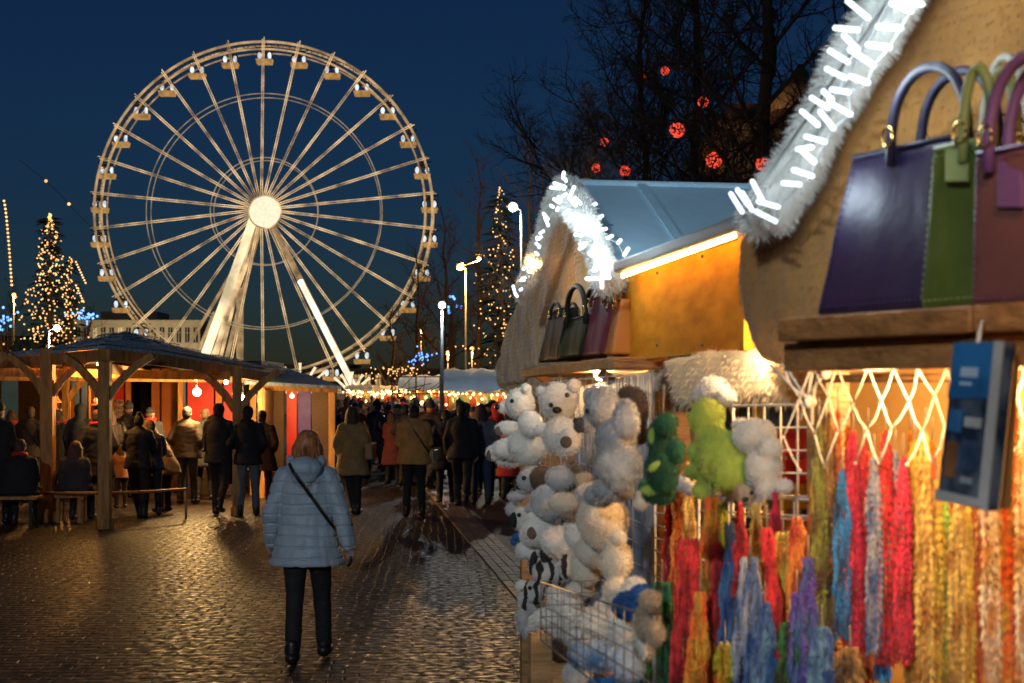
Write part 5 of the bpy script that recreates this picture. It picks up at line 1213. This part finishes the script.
def plush(label, fn, L, blobs, m, fur=.012, n=4200, extras=(), eyes=(), nose=None, group='plush toys on the racks', cat='plush toy', name='plush_toy', cord_top=None, vox=.0055, curl=0.0, amp=.0045):
    fur = fur * .68; n = int(n * 1.3)
    x0, y0 = blobs[0][:2]; c = fn(x0, y0, L); pxm = F / c.y; mnz = min(fn(b[0], b[1] + b[3], L).z for b in blobs)
    t = thing(name, label, cat, (c.x, c.y, mnz), group=group)
    me = remesh(blobmb(t, fn, L, blobs, pxm), vox, 1, lambda c_, n_: amp * (mnoise.noise(c_ * 16) + .6 * mnoise.noise(c_ * 38)) + curl * abs(mnoise.noise(c_ * 55)))
    bvh = BVHTree.FromPolygons([v.co for v in me.vertices], [tuple(p.vertices) for p in me.polygons])
    me = fuzz(me, n, fur, .0022, droop=.25, seed=int(x0), jitter=.5); mesh_obj('body', me, m, t)
    for (nm, bl, mm, nf) in extras:
        me = remesh(onmb(t, fn, L, bl, pxm, bvh, .8 if nm in ('ear', 'muzzle', 'paw', 'sole') else .45, .1), vox * .6, 1)
        if nf: me = fuzz(me, nf, fur * .7, .0020, droop=.25, seed=3)
        mesh_obj(nm, me, mm, t)
    for (ex, ey, er, ed) in eyes:
        me = onmb(t, fn, L, [(ex, ey, er * 1.35, er * 1.35)], pxm, bvh, 1.0, -.5).mesh(); mesh_obj('eye', me, nose_m, t)
    if nose: me = onmb(t, fn, L, [(nose[0], nose[1], nose[2] * 1.2, nose[3] * 1.2)], pxm, bvh, 1.0, -.5).mesh(); mesh_obj('nose', me, nose_m, t)
    if cord_top:
        q = MB(); q.tube([fn(cord_top[0], cord_top[1], L + .02), fn(x0, y0 - blobs[0][3] * .6, L + .03)], .0015, 5); q.build('hanging_cord', mat('hang_cord', (.3, .25, .2)), t)
    return t
plush('white plush bear seated in profile at the far upper left of the rack', S, .80, [(520, 404, 16, 17), (527, 446, 21, 19), (511, 449, 22, 12), (494, 453, 10, 10), (508, 428, 15, 8, -6), (530, 424, 13, 14), (505, 407, 8, 7, -4), (526, 389, 6, 6), (509, 462, 15, 6)], plush_w, n=4200,
      extras=[('paw_pad', [(499, 431, 5, 5, -8), (489, 455, 3, 6, -6)], pad_m, 0)], eyes=[(512, 401, 1.6, -14)], nose=(498, 407, 3, 2.5, -8), cord_top=(524, 376))
plush('white plush bear facing out beside the profile bear, paws with brown pads', S, .79, [(559, 401, 20, 19), (562, 436, 20, 20), (574, 386, 8, 8), (541, 392, 6, 7), (567, 441, 12, 13, -12), (546, 430, 15, 8, -8), (583, 425, 9, 7), (552, 408, 12, 10, -10)], plush_w, n=4600,
      extras=[('paw_pad', [(566, 442, 6, 6, -23)], pad_m, 0)], eyes=[(551, 405, 1.8, -21), (567, 395, 1.8, -18)], nose=(557, 410, 4, 3, -22), cord_top=(560, 374))
plush('large curly grey plush poodle with dark muzzle hugging the cream bear', S, .70, [(603, 408, 19, 22), (592, 398, 10, 10), (586, 424, 9, 9, -6), (616, 440, 20, 22), (620, 466, 22, 24), (612, 490, 22, 12), (598, 494, 16, 12, -12), (626, 420, 13, 20, 4), (583, 492, 7, 7, -12)], plush_g, fur=.010, n=7000, curl=.006,
      extras=[('muzzle', [(580, 425, 6.5, 8, -12)], mat('muzzle_dark', (.12, .10, .09), rough=.9), 500)], eyes=[(588, 411, 2, -13)], nose=(576, 421, 3, 3, -18), cord_top=(606, 372))
plush('big cream plush bear hanging with its back to the street and stubby tail', S, .74, [(603, 520, 27, 32), (596, 496, 22, 15), (597, 550, 24, 20), (586, 566, 18, 22), (616, 560, 17, 22), (563, 503, 20, 13, -4), (548, 505, 8, 8), (642, 500, 11, 8, 0, 50), (580, 588, 18, 10, -8), (616, 590, 14, 13, -8), (617, 536, 9, 9, -16)], plush_c, fur=.009, n=9000,
      extras=[('sole', [(570, 592, 8, 5, -12)], plush_w, 300)], cord_top=(604, 480))
plush('white fluffy plush feet hanging at the right below the cream bear', S, .76, [(622, 600, 19, 13), (634, 590, 13, 12), (606, 607, 13, 8)], plush_w, fur=.014, n=2600)
plush('grey plush dog with drooping dark brown ears and a pale muzzle', S, .82, [(534, 480, 17, 15), (524, 487, 9, 8, -8), (552, 502, 22, 18), (560, 478, 14, 12), (514, 508, 10, 9, -4), (534, 508, 9, 9, -12), (517, 496, 12, 7, -4)], plush_gw, n=4600,
      extras=[('ear', [(541, 479, 12, 13, -9)], plush_b, 900)], eyes=[(524, 478, 1.8, -14)], nose=(519, 487, 2.8, 2.4, -16), cord_top=(545, 460))
plush('white plush dog with a blue neckerchief and dark paw pads', S, .80, [(522, 519, 11, 12), (541, 528, 18, 17), (531, 533, 12, 13, -8), (529, 549, 14, 10, -4), (561, 541, 19, 14, -6), (578, 532, 12, 16)], plush_w, n=4600,
      extras=[('neckerchief', [(519, 536, 8, 4, -6, 20), (514, 541, 4, 5, -6)], plush_bl, 0), ('paw_pad', [(532, 533, 5, 6, -20)], pad_m, 0), ('ear', [(514, 520, 4, 8, -4)], plush_k, 200)], eyes=[(519, 515, 1.6, -10)], nose=(513, 520, 2.5, 2.2, -10))
plush('beige plush bear leaning on the rack between the grey dog and the poodle', S, .86, [(571, 475, 14, 13), (570, 494, 16, 14), (560, 483, 8, 8, -6), (584, 480, 9, 8)], plush_bg, n=2600, eyes=[(566, 473, 1.5, -13)], nose=(562, 480, 2.5, 2, -14))
plush('striped black and white plush zebra lying in the rack corner', S, .80, [(550, 572, 19, 14), (534, 592, 13, 13), (525, 600, 9, 12), (570, 566, 12, 12), (536, 566, 9, 10)], stripe_m, n=4200, fur=.010,
      extras=[('ear', [(533, 563, 4, 13, -6, -8), (545, 560, 4, 12, -6, 18)], plush_k, 300), ('muzzle', [(522, 586, 8, 7, -6)], plush_w, 300)], eyes=[(530, 588, 1.7, -12)], cord_top=(552, 545))
plush('small pale plush lamb half hidden at the bottom left of the rack', S, .82, [(524, 621, 9, 14), (534, 606, 8, 9), (530, 632, 8, 8)], plush_gw, n=1500)
plush('white plush rabbit stretched out over the wire basket', S, .74, [(552, 619, 22, 12), (560, 601, 13, 11), (571, 612, 13, 17), (538, 621, 10, 10, -4), (554, 593, 8, 7)], plush_w, n=4600, cord_top=(570, 575))
plush('dark brown plush behind the poodle, only its side showing', S, .84, [(635, 412, 13, 26), (628, 398, 10, 13), (637, 434, 11, 12)], plush_b, n=2600, cord_top=(636, 376))
plush('dark green plush dragon with lime spots hanging beside the lime frog', S, .66, [(662, 440, 15, 22), (663, 470, 18, 26), (659, 492, 19, 13), (667, 424, 12, 12), (647, 486, 10, 8), (676, 452, 9, 14)], plush_dg, fur=.007, n=4600,
      extras=[('spot', [(652, 436, 4, 9, -14)], plush_sp, 120), ('spot', [(655, 466, 9, 4, -17, 35)], plush_sp, 120), ('spot', [(652, 490, 13, 6, -16, 5)], plush_sp, 160)], cord_top=(664, 385))
# right hand rack
plush('lime green plush frog crouching with its back turned and grey paws', S2, 1.83, [(706, 416, 19, 18), (712, 436, 16, 14), (722, 458, 27, 30), (730, 470, 22, 24), (697, 452, 12, 11, -6), (694, 471, 12, 8, -10), (703, 488, 13, 11, -10, 30), (698, 410, 8, 8, -8)], plush_lg, fur=.009, n=7500,
      extras=[('paw', [(683, 484, 9, 8, -8), (690, 489, 7, 7, -8), (677, 478, 5, 5, -6)], plush_gw, 700)], eyes=[(690, 410, 1.8, -14)], cord_top=(710, 385))
plush('white plush puppy bending down, face upside down beside the lime frog', S2, 1.86, [(755, 436, 22, 18), (771, 448, 12, 12), (764, 468, 18, 20), (747, 494, 17, 14, -4), (733, 493, 9, 8), (784, 486, 9, 7), (768, 488, 13, 11), (741, 425, 9, 8)], plush_w, fur=.010, n=6500,
      extras=[('face', [(744, 494, 12, 10, -10)], mat('plush_face', (.42, .34, .25), rough=.9), 600)], eyes=[(740, 489, 2.0, -20), (751, 493, 2.0, -20)], nose=(745, 499, 3.5, 2.6, -22), cord_top=(755, 400))
plush('pale plush head peeping out above the lime frog', S2, 1.98, [(714, 388, 17, 11), (702, 394, 10, 8), (727, 396, 10, 9)], plush_w, fur=.012, n=1800)
# plush filling the lower wire basket
for lab, bl, m_ in (('white curly plush heaped at the back of the wire basket', [(600, 622, 22, 16), (578, 634, 18, 16), (622, 630, 16, 16)], plush_w), ('dark blue plush wedged at the right of the wire basket', [(630, 606, 18, 14), (642, 596, 11, 11)], plush_bl),
                    ('pale blue and white plush lying low in the wire basket', [(602, 655, 24, 17), (628, 662, 16, 18), (580, 655, 14, 14)], mat('plush_palebl', (.42, .48, .56), rough=.95, col2=(.10, .22, .40), scale=9, thr=(.38, .5))),
                    ('bright blue plush at the bottom of the wire basket', [(622, 690, 26, 14), (598, 690, 14, 12)], mat('plush_bright_blue', (.02, .2, .5), rough=.9)),
                    ('small grey plush low at the left end of the wire basket', [(562, 648, 15, 14), (578, 674, 14, 14), (552, 634, 9, 8)], plush_gw)):
    plush(lab, S, .70, bl, m_, n=2800, group='plush toys in the wire basket', curl=.005)
plush('cream plush beagle with a long hanging ear at the basket corner', S, .60, [(648, 622, 12, 20), (650, 600, 10, 9), (643, 645, 8, 16), (655, 635, 8, 12)], plush_bg, n=3200, extras=[('ear', [(641, 640, 5, 20, -8, 12)], plush_w, 500), ('patch', [(652, 610, 7, 9, -7)], plush_b, 300)])

# ------------------------------------------------------------ wire racks
def wire_rack(label, fn, L, x0, x1, y00, y01, y10, y11, nx, ny, r, group=None, m=None):
    """front panel between two pixel columns: top edge from y00 to y01, bottom edge from y10 to y11"""
    tl, tr, bl, br_ = fn(x0, y00, L), fn(x1, y01, L), fn(x0, y10, L), fn(x1, y11, L)
    t = thing('wire_rack', label, 'wire rack', bl, group=group); m = m or wirew
    q = MB()
    for k in range(1, nx): q.tube([tl.lerp(tr, k / nx), bl.lerp(br_, k / nx)], r, 5)
    for k in range(1, ny): q.tube([tl.lerp(bl, k / ny), tr.lerp(br_, k / ny)], r, 5)
    q.build('grid', m, t)
    q = MB(); q.tube([tl, tr, br_, bl, tl], r * 1.7, 6); q.build('frame', m, t)
    return t
wire_rack('white wire rack of square mesh behind the white puppy', S2, 1.93, 733, 815, 406, 404, 516, 520, 5, 5, .0021)
wire_rack('lower white wire rack of wide mesh under the lime frog', S2, 1.91, 699, 812, 494, 500, 560, 566, 7, 4, .0021)
wire_rack('narrow brown tinted wire rack left of the wooden post', S, .98, 655, 698, 500, 500, 600, 640, 4, 8, .002)
steel_b = mat('zinc_wire', (.5, .56, .6), rough=.3, metal=.6)
wire_rack('tall zinc wire rack carrying the bears and the poodle', S, .92, 540, 652, 384, 372, 545, 640, 16, 12, .0016, m=steel_b)
dark_wire = mat('dark_zinc_wire', (.20, .22, .24), rough=.35, metal=.6)
bk = wire_rack('zinc wire basket full of plush at the foot of the rack', S, .60, 541, 654, 582, 618, 640, 730, 15, 5, .0012, m=dark_wire)
tl, bl = S(541, 582, .60), S(541, 640, .60); q = MB()
for k in range(5): q.tube([tl + N1 * .05 * k, bl + N1 * .05 * k], .0012, 5)
for k in range(6): q.tube([tl.lerp(bl, k / 5), tl.lerp(bl, k / 5) + N1 * .22], .0012, 5)
q.build('side_grid', dark_wire, bk)
# wooden stand carrying basket and rack
sd = thing('rack_stand', 'wooden stand with square legs under the zinc wire basket', 'stand', Q(3.8, .75, 0))
for (x, L, yt) in ((540, .62, 632), (640, .62, 700), (556, .93, 560), (652, .93, 640)):
    c = S(x, 391, L); zt_ = S(x, yt, L).z; q = MB(); q.box((c.x, c.y, zt_ / 2), (.055, .055, zt_), rz=R(8.9)); q.build('leg', plank, sd, bevel=.003)
a, b_ = S(540, 391, .62), S(652, 391, .62); zt_ = S(540, 640, .62).z - .03; a.z = b_.z = zt_ - .12; q = MB(); q.beam(a, b_, .03, .04); q.beam(a + N1 * .31, b_ + N1 * .31, .03, .04); q.build('top_frame', plank, sd)
# blue printed sheet behind the upper rack
q = MB(); v = [S(x, y, 1.0) for x, y in ((575, 388), (652, 372), (652, 500), (575, 520))]; q.prism(v, N1 * .006)
bs = q.build('plastic_sheet', mat('blue_white_print', (.55, .66, .74), rough=.25, col2=(.05, .17, .34), scale=14, stretch=(6, 6, 1), thr=(.42, .58), coat=.5)); tag(bs, 'blue and white printed plastic sheet behind the zinc wire rack', 'plastic sheet')
q = MB(); v = [S(x, y, 1.02) for x, y in ((626, 376), (652, 373), (652, 420), (626, 418))]; q.prism(v, N1 * .004)
tag(q.build('plastic_bag', mat('clear_blue', (.03, .22, .50), rough=.3)), 'bright blue plastic bag behind the dark brown plush', 'plastic bag')
q = MB(); v = [S(x, y, .99) for x, y in ((560, 520), (655, 500), (655, 640), (560, 610))]; q.prism(v, N1 * .006)
tag(q.build('cloth_backdrop', mat('blue_grey_cloth', (.10, .16, .24), rough=.8, col2=(.35, .38, .40), scale=9, thr=(.4, .6))), 'blue grey patterned cloth behind the wire basket', 'cloth')
# wooden posts between the stalls
q = MB(); a = S2(708, 391, 2.04); q.box((a.x, a.y, 1.0), (.065, .05, 2.0), rz=R(28)); tag(q.build('wooden_post', plank, bevel=.004), 'pale wooden post rising behind the lime frog', 'post')
q = MB(); a = S(676, 391, 1.12); q.box((a.x, a.y, 1.0), (.12, .03, 2.0), rz=R(8.9)); tag(q.build('wooden_board', plank, bevel=.004), 'rough upright board behind the dark green dragon', 'board')
# goods board behind the white rack, with small packets
gb = thing('goods_board', 'dark board hung with small red and foil packets behind the white rack', 'display board', S2(760, 560, 2.12))
q = MB(); v = [S2(x, y, 2.12) for x, y in ((690, 396), (840, 392), (840, 690), (690, 690))]; q.prism(v, N2 * .02); q.build('board', plank, gb)
rnd = random.Random(4); pk = [mat('packet_red', (.55, .03, .02), rough=.3), mat('packet_foil', (.45, .42, .40), rough=.25, metal=.7), mat('packet_amber', (.55, .28, .04), rough=.4), mat('packet_dark', (.04, .05, .06), rough=.4), mat('packet_yellow', (.6, .42, .06), rough=.5)]
for r_ in range(6):
    for c_ in range(8):
        x = 716 + c_ * 14.5 + rnd.uniform(-2, 2); y = 416 + r_ * 27 + rnd.uniform(-3, 3)
        m_ = pk[0] if (c_ in (4, 5, 6) and r_ in (1, 2)) else rnd.choice(pk[1:]); c = S2(x, y, 2.10)
        q = MB(); q.box(c, (.030, .012, .052), rz=R(28) + rnd.uniform(-.2, .2)); q.box(c + Vector((0, 0, .03)), (.012, .006, .014), rz=R(28)); q.build('packet', m_, gb)
# sheepskins hanging in the upper gap
def skin(label, fn, L, pts, n, m, nf=3500, fl=.016):
    c = fn(pts[0][0], pts[0][1], L); t = thing('sheepskin', label, 'sheepskin', c, group='sheepskins hung between the stalls'); hobj('pelt', [fn(x, y, L) for x, y in pts], n * .05, t, .014, nf, fl, m, 3, amp=.02, smooth=5); return t
skin('large pale sheepskin hanging under the orange panel', S2, 2.05, [(662, 362), (700, 352), (770, 348), (800, 352), (802, 396), (770, 402), (735, 398), (700, 410), (672, 402)], N2, mat('pelt_pale', (.74, .58, .36), rough=.95, var=.25, scale=4, sheen=.3))
skin('mottled brown and white skin left of the large pale one', S, 1.1, [(646, 362), (672, 360), (682, 380), (684, 405), (664, 408), (650, 392)], N1, mat('pelt_mottled', (.62, .55, .44), rough=.95, col2=(.14, .08, .04), scale=5, thr=(.42, .52)), nf=1500)
skin('warm beige skin hanging right of the large pale one', S2, 2.02, [(760, 352), (830, 352), (826, 378), (800, 392), (770, 385)], N2, mat('pelt_beige', (.60, .42, .22), rough=.95, var=.25, scale=4), nf=1500)

# ------------------------------------------------------------ boas, braids, tassels
def boa(label, fn, L, x, y0, y1, wpx, m, seed, n=1400, fl=.018, sway=2.0, lumps=0.0, name='yarn_boa', cat='yarn boa', group='yarn boas and tassels of the nearer stall', x2=None, strands=3):
    wpx *= 1.25; n = int(n * 1.7); fl *= .5; strands = strands + 3; low_ = name == 'yarn_tassel'; y0 = y0 - 18 if low_ else y0
    top = fn(x, y0, L); bot = fn(x if x2 is None else x2, y1, L); pxm = F / top.y; t = thing(name, label, cat, bot, group=group); inv = W[t].inverted(); rnd = random.Random(seed); q = MB()
    for s_ in range(strands):
        N_ = 26; pts = []; rr_ = []; o_ = (s_ - (strands - 1) / 2) * wpx / strands / pxm * 1.25; rw = wpx / 2 / pxm / (strands ** .85) * .8; y1s = rnd.uniform(-.06, .0)
        for k in range(N_ + 1):
            u = k / N_; p = top.lerp(bot, u * (1 + y1s)) + Vector((o_ * ((.42 + .62 * u) if low_ else min(1, u * 3 + .2)) + sway / pxm * mnoise.noise(Vector((u * 5, seed * 3.1, s_))), (.3 + .7 * ((s_ % 2) * 2 - 1)) * rw + sway / pxm * mnoise.noise(Vector((u * 4, seed, 9 + s_))), 0))
            pts.append(inv @ p); rr_.append(rw * (.8 + .35 * mnoise.noise(Vector((u * 14, seed * 1.7, s_ * 3))) + lumps * abs(math.sin(u * 26 + seed))) * (min(1, .5 + u * (3.5 if low_ else 8))))
        q.tube(pts, rr_, 8)
    me = q.mesh(); me = fuzz(me, n, fl, .0030, droop=1.3, seed=seed, jitter=.45); mesh_obj('yarn', me, m, t)
    q = MB(); q.tube([fn(x, y0 - 22, L + .02), top], .0014, 5); q.build('loop', mat('hang_cord', (.3, .25, .2)), t)
    return t
def ym(name, c, c2=None, sc_=14): c = tuple(min(.85, v * 1.25) for v in c); return mat('yarn_' + name, c, rough=.85, col2=c2 or tuple(v * .45 for v in c), scale=sc_, stretch=(3.5, 3.5, .8), thr=(.42, .58), sheen=.2)
Y_ = dict(olive=ym('olive', (.26, .26, .04), (.10, .05, .02)), brown=ym('brown', (.36, .19, .05), (.08, .04, .015)), blue=ym('blue', (.03, .22, .50), (.02, .05, .12)), red=ym('red', (.68, .03, .03), (.30, .01, .01)), redorange=ym('redorange', (.70, .10, .02), (.55, .30, .02)),
          pink=ym('crimson', (.68, .03, .07), (.3, .01, .02)), grey=ym('greyblue', (.30, .30, .34), (.05, .12, .28)), yellow=ym('yellow', (.70, .46, .05), (.5, .20, .02)), gold=ym('gold', (.62, .42, .10), (.35, .15, .02)), lime=ym('lime', (.30, .45, .05), (.6, .4, .05)), orange=ym('orange', (.70, .22, .03), (.6, .05, .02)), cream=ym('cream', (.7, .58, .38), (.6, .25, .06)), dgreen=ym('dark_green', (.015, .12, .03), (.01, .03, .01)), navy=ym('navy', (.03, .07, .22), (.10, .22, .36)), purple=ym('purple', (.10, .05, .28), (.05, .12, .3)))
L2 = 1.80
cols = [(819, 420, 650, 10, 'olive', 'long olive green boa leftmost beside the white rack'), (829, 412, 655, 10, 'brown', 'long brown boa next to the leftmost olive one'), (838, 408, 640, 7, 'redorange', 'thin orange red boa with a bright top beside the brown one'),
        (842, 470, 640, 10, 'blue', 'blue boa between orange red and crimson ones'), (853, 430, 668, 12, 'pink', 'wide crimson boa first of the red cluster'), (863, 445, 660, 11, 'red', 'bright red boa second of the red cluster'), (874, 455, 655, 10, 'grey', 'grey blue boa in the middle of the red cluster'),
        (886, 430, 672, 12, 'red', 'long bright red boa third of the red cluster'), (895, 450, 655, 8, 'grey', 'thin silvery boa before the last crimson one'), (903, 455, 668, 11, 'pink', 'crimson boa last of the red cluster'), (882, 600, 680, 9, 'blue', 'short blue boa showing below the red cluster'),
        (914, 440, 690, 10, 'yellow', 'yellow boa first to the right of the red cluster'), (925, 430, 695, 12, 'gold', 'golden boa left of the blue pack'), (936, 480, 700, 10, 'yellow', 'bright yellow boa hanging below the blue pack'), (946, 500, 700, 10, 'lime', 'lime flecked boa under the blue pack'),
        (957, 500, 700, 12, 'gold', 'golden flecked boa right of the lime one'), (968, 505, 700, 9, 'yellow', 'yellow boa just left of the orange group'), (979, 420, 700, 13, 'orange', 'orange boa first of the orange group'), (991, 400, 700, 12, 'cream', 'cream and orange boa within the orange group'),
        (1002, 410, 700, 13, 'redorange', 'red orange boa right of the cream one'), (1014, 400, 700, 12, 'orange', 'shaggy orange boa near the right edge'), (1026, 400, 700, 13, 'cream', 'cream boa cut by the right edge'), (1040, 400, 700, 13, 'red', 'red boa outside the right edge of the photo')]
cols += [(848, 425, 690, 8, 'redorange', 'slim orange red boa behind the blue and first crimson ones'), (868, 430, 690, 8, 'orange', 'slim orange boa behind the red cluster'), (920, 450, 700, 8, 'orange', 'slim orange boa between the two leftmost yellow ones'),
         (932, 440, 700, 8, 'redorange', 'slim flame boa left of the blue pack, set back'), (951, 500, 700, 8, 'red', 'slim red boa among the yellow ones under the pack'), (963, 500, 700, 8, 'orange', 'slim orange boa left of the last yellow one'), (985, 430, 700, 8, 'gold', 'slim gold boa between orange and cream'), (1008, 430, 700, 8, 'yellow', 'slim yellow boa among the orange group'), (826, 430, 690, 7, 'lime', 'slim lime boa between olive and brown'), (910, 430, 690, 7, 'redorange', 'slim flame boa right of the last crimson one')]
for i, (x, y0, y1, wpx, c, lab) in enumerate(cols): boa(lab, S2, L2 + (i % 3) * .022 + (.07 if 'slim' in lab else 0), x, y0, y1, wpx, Y_[c], 40 + i, n=1500, sway=3)
low = [(662, 600, 700, 26, 'dgreen', 'bushy dark green tassel bunch at the lower left', 3, 1.72), (668, 520, 600, 8, 'red', 'thin red tassel hanging before the rough board', 1, 1.95), (690, 556, 700, 24, 'red', 'big red tassel bunch left half', 6, 1.74), (710, 515, 700, 18, 'redorange', 'tall orange red tassel bunch behind the big red one', 3, 1.78), (718, 560, 640, 9, 'red', 'short red tassel right of the tall orange one', 2, 1.78),
       (731, 540, 700, 20, 'navy', 'navy braided tassel below the white rack', 3, 1.79), (750, 575, 710, 26, 'grey', 'grey blue braided tassel bunch below the white rack', 4, 1.76), (740, 520, 600, 8, 'red', 'thin red tassel over the grey blue braid', 1, 1.75), (767, 545, 700, 14, 'red', 'curly red tassel slanting below the rack', 2, 1.76), (783, 550, 680, 22, 'yellow', 'yellow lumpy yarn bunch below the rack', 3, 1.80),
       (797, 535, 660, 15, 'orange', 'orange yarn bunch right of the yellow one', 2, 1.79), (808, 575, 700, 16, 'purple', 'purple blue tassel left of the olive boa', 3, 1.78), (790, 640, 700, 20, 'dgreen', 'dark green tassel low below the yellow bunch', 3, 1.74), (822, 645, 700, 22, 'navy', 'dark blue yarn heap under the olive boa', 3, 1.74), (850, 665, 700, 24, 'brown', 'brown yarn heap below the crimson boas', 3, 1.72), (725, 660, 705, 16, 'lime', 'lime tassel low between red and navy', 2, 1.72), (690, 480, 590, 9, 'gold', 'gold yarn hank before the narrow rack', 2, 1.93)]
low += [(678, 500, 610, 10, 'orange', 'orange hank left of the wooden post', 2, 1.96), (700, 610, 710, 16, 'redorange', 'orange red tassel low in front of the big red bunch', 3, 1.72), (756, 520, 600, 9, 'gold', 'small gold hank through the lower white rack', 2, 1.86), (775, 510, 590, 8, 'pink', 'thin crimson tassel through the lower white rack', 2, 1.86),
        (765, 620, 710, 18, 'navy', 'blue tassel low between the curly red and yellow ones', 3, 1.73), (722, 520, 640, 9, 'lime', 'slim lime tassel behind the red and navy ones', 2, 1.84), (797, 610, 700, 14, 'purple', 'violet tassel low below the orange bunch', 2, 1.75), (812, 500, 600, 8, 'redorange', 'thin flame coloured tassel at the rack corner', 2, 1.84)]
for i, (x, y0, y1, wpx, c, lab, st_, L) in enumerate(low): boa(lab, S2, L, x, y0, y1, wpx, Y_[c], 80 + i, n=1700, fl=.016, sway=5, lumps=.5, name='yarn_tassel', cat='tassel', strands=st_, x2=x + (12 if 'slanting' in lab else -4 if 'big red' in lab else 0))
# rail the boas hang on
q = MB(); a, b_ = S2(812, 396, 1.84), S2(1200, 396, 1.84); a.z = b_.z = S2(900, 378, 1.84).z; q.tube([a, b_], .008, 8); tag(q.build('hanging_rail', plank), 'thin rail under the shelf carrying the yarn boas', 'rail')
# knotted white net fringe
nt_ = thing('net_fringe', 'knotted white cord net fringe draped in diamonds under the handbag shelf', 'net', S2(900, 460, 1.70))
cordw = mat('white_cord', (.75, .7, .6)); rnd = random.Random(31); top_y = 366
def npt(i, j): return (812 + i * 27 + (13.5 if j % 2 else 0) + rnd.uniform(-3, 3), top_y + j * 34 + rnd.uniform(-4, 4) - (j * i * .5), 1.70 + rnd.uniform(-.012, .012))
gr = {(i, j): npt(i, j) for i in range(-1, 12) for j in range(4)}
for (i, j), a in gr.items():
    if j >= 3: continue
    for di in (0, -1 if j % 2 == 0 else 1):
        k = (i + di, j + 1)
        if k not in gr: continue
        b_ = gr[k]; A_, B_ = S2(*a), S2(*b_); mid = A_.lerp(B_, .5) + Vector((rnd.uniform(-.003, .003), 0, -.006))
        if j == 2 and rnd.random() < .35: continue
        q = MB(); q.tube([A_, A_.lerp(mid, .6), mid, B_.lerp(mid, .6), B_], .0015, 5); q.ball(B_, .0032, seg=6, rings=5); q.build('cord', cordw, nt_)
q = MB()
for (a, b_, c) in (((785, 366), (806, 398), (826, 372)), ((812, 372), (808, 398), (800, 420)), ((818, 375), (812, 402), (812, 425)), ((770, 365), (795, 390), (812, 400))): q.tube([S2(*a, 1.70), S2(*b, 1.70) if False else S2(*b_, 1.70), S2(*c, 1.70)], .0028, 5)
q.ball(S2(810, 402, 1.70), .012); q.ball(S2(826, 374, 1.70), .010)
q.build('knotted_end', cordw, nt_)
# the blue pack hanging at the right
pk_ = thing('hanging_pack', 'clear pack with blue header and dark contents hanging in front of the boas', 'pack', S2(962, 512, 1.42))
pf = [(953, 341), (1003, 341), (986, 513), (934, 500)]
q = MB(); v = [S2(x, y, 1.42) for x, y in pf]; q.prism(v, N2 * .03); q.build('pouch', mat('clear_pouch_dark', (.16, .17, .19), rough=.12, scale=26, coat=1.0, col2=(.02, .03, .05), stretch=(1, 1, .5), thr=(.4, .62)), pk_, bevel=.008)
def lerp2(u, v_): 
    a = (pf[0][0] + (pf[1][0] - pf[0][0]) * u, pf[0][1] + (pf[1][1] - pf[0][1]) * u); b_ = (pf[3][0] + (pf[2][0] - pf[3][0]) * u, pf[3][1] + (pf[2][1] - pf[3][1]) * u); return (a[0] + (b_[0] - a[0]) * v_, a[1] + (b_[1] - a[1]) * v_)
q = MB(); q.prism([S2(*lerp2(u, v_), 1.417) for u, v_ in ((.02, .01), (.80, .01), (.80, .34), (.02, .36))], N2 * .004); q.build('header_card', mat('header_blue', (.03, .18, .42), rough=.2, coat=1.0, var=.5, scale=9), pk_)
q = MB(); q.prism([S2(*lerp2(u, v_), 1.4155) for u, v_ in ((.22, .16), (.55, .16), (.55, .22), (.22, .22))], N2 * .002); q.prism([S2(*lerp2(u, v_), 1.4155) for u, v_ in ((.22, .25), (.45, .25), (.45, .27), (.22, .27))], N2 * .002); q.build('print', mat('print_pale', (.5, .62, .72), rough=.3), pk_)
for (u0, u1, v0, v1, cc) in ((.10, .34, .42, .56, (.04, .16, .34)), (.40, .72, .46, .52, (.45, .44, .40)), (.12, .30, .62, .84, (.30, .12, .04)), (.40, .70, .60, .78, (.05, .09, .16)), (.44, .66, .82, .86, (.4, .42, .45))):
    q = MB(); q.prism([S2(*lerp2(u, v_), 1.4165) for u, v_ in ((u0, v0), (u1, v0), (u1, v1), (u0, v1))], N2 * .002); q.build('inside_card', mat('card_%d' % int(u0 * 100 + v0 * 1000), cc, rough=.25, var=.5, scale=18, coat=1.0), pk_)
q = MB(); q.prism([S2(*lerp2(u, v_), 1.4165) for u, v_ in ((.82, .0), (1.0, .0), (1.0, 1.0), (.82, .97))], N2 * .003); q.build('pale_edge', mat('pale_edge', (.55, .50, .44), rough=.2, coat=1.0), pk_)
q = MB(); q.prism([S2(*lerp2(u, v_), 1.4165) for u, v_ in ((.0, .93), (.82, .93), (.82, .98), (.0, 1.0))], N2 * .003); q.build('seam', mat('pale_edge', (.55, .50, .44)), pk_)
q = MB(); q.prism([S2(x, y, 1.46) for x, y in ((1003, 345), (1009, 348), (1000, 508), (986, 511))], N2 * .02); q.build('second_pack', mat('amber_card', (.5, .22, .05), rough=.4), pk_)
q = MB(); q.tube([S2(978, 343, 1.425), S2(980, 330, 1.46), S2(982, 322, 1.49)], .003, 5); q.build('hang_loop', cordw, pk_)
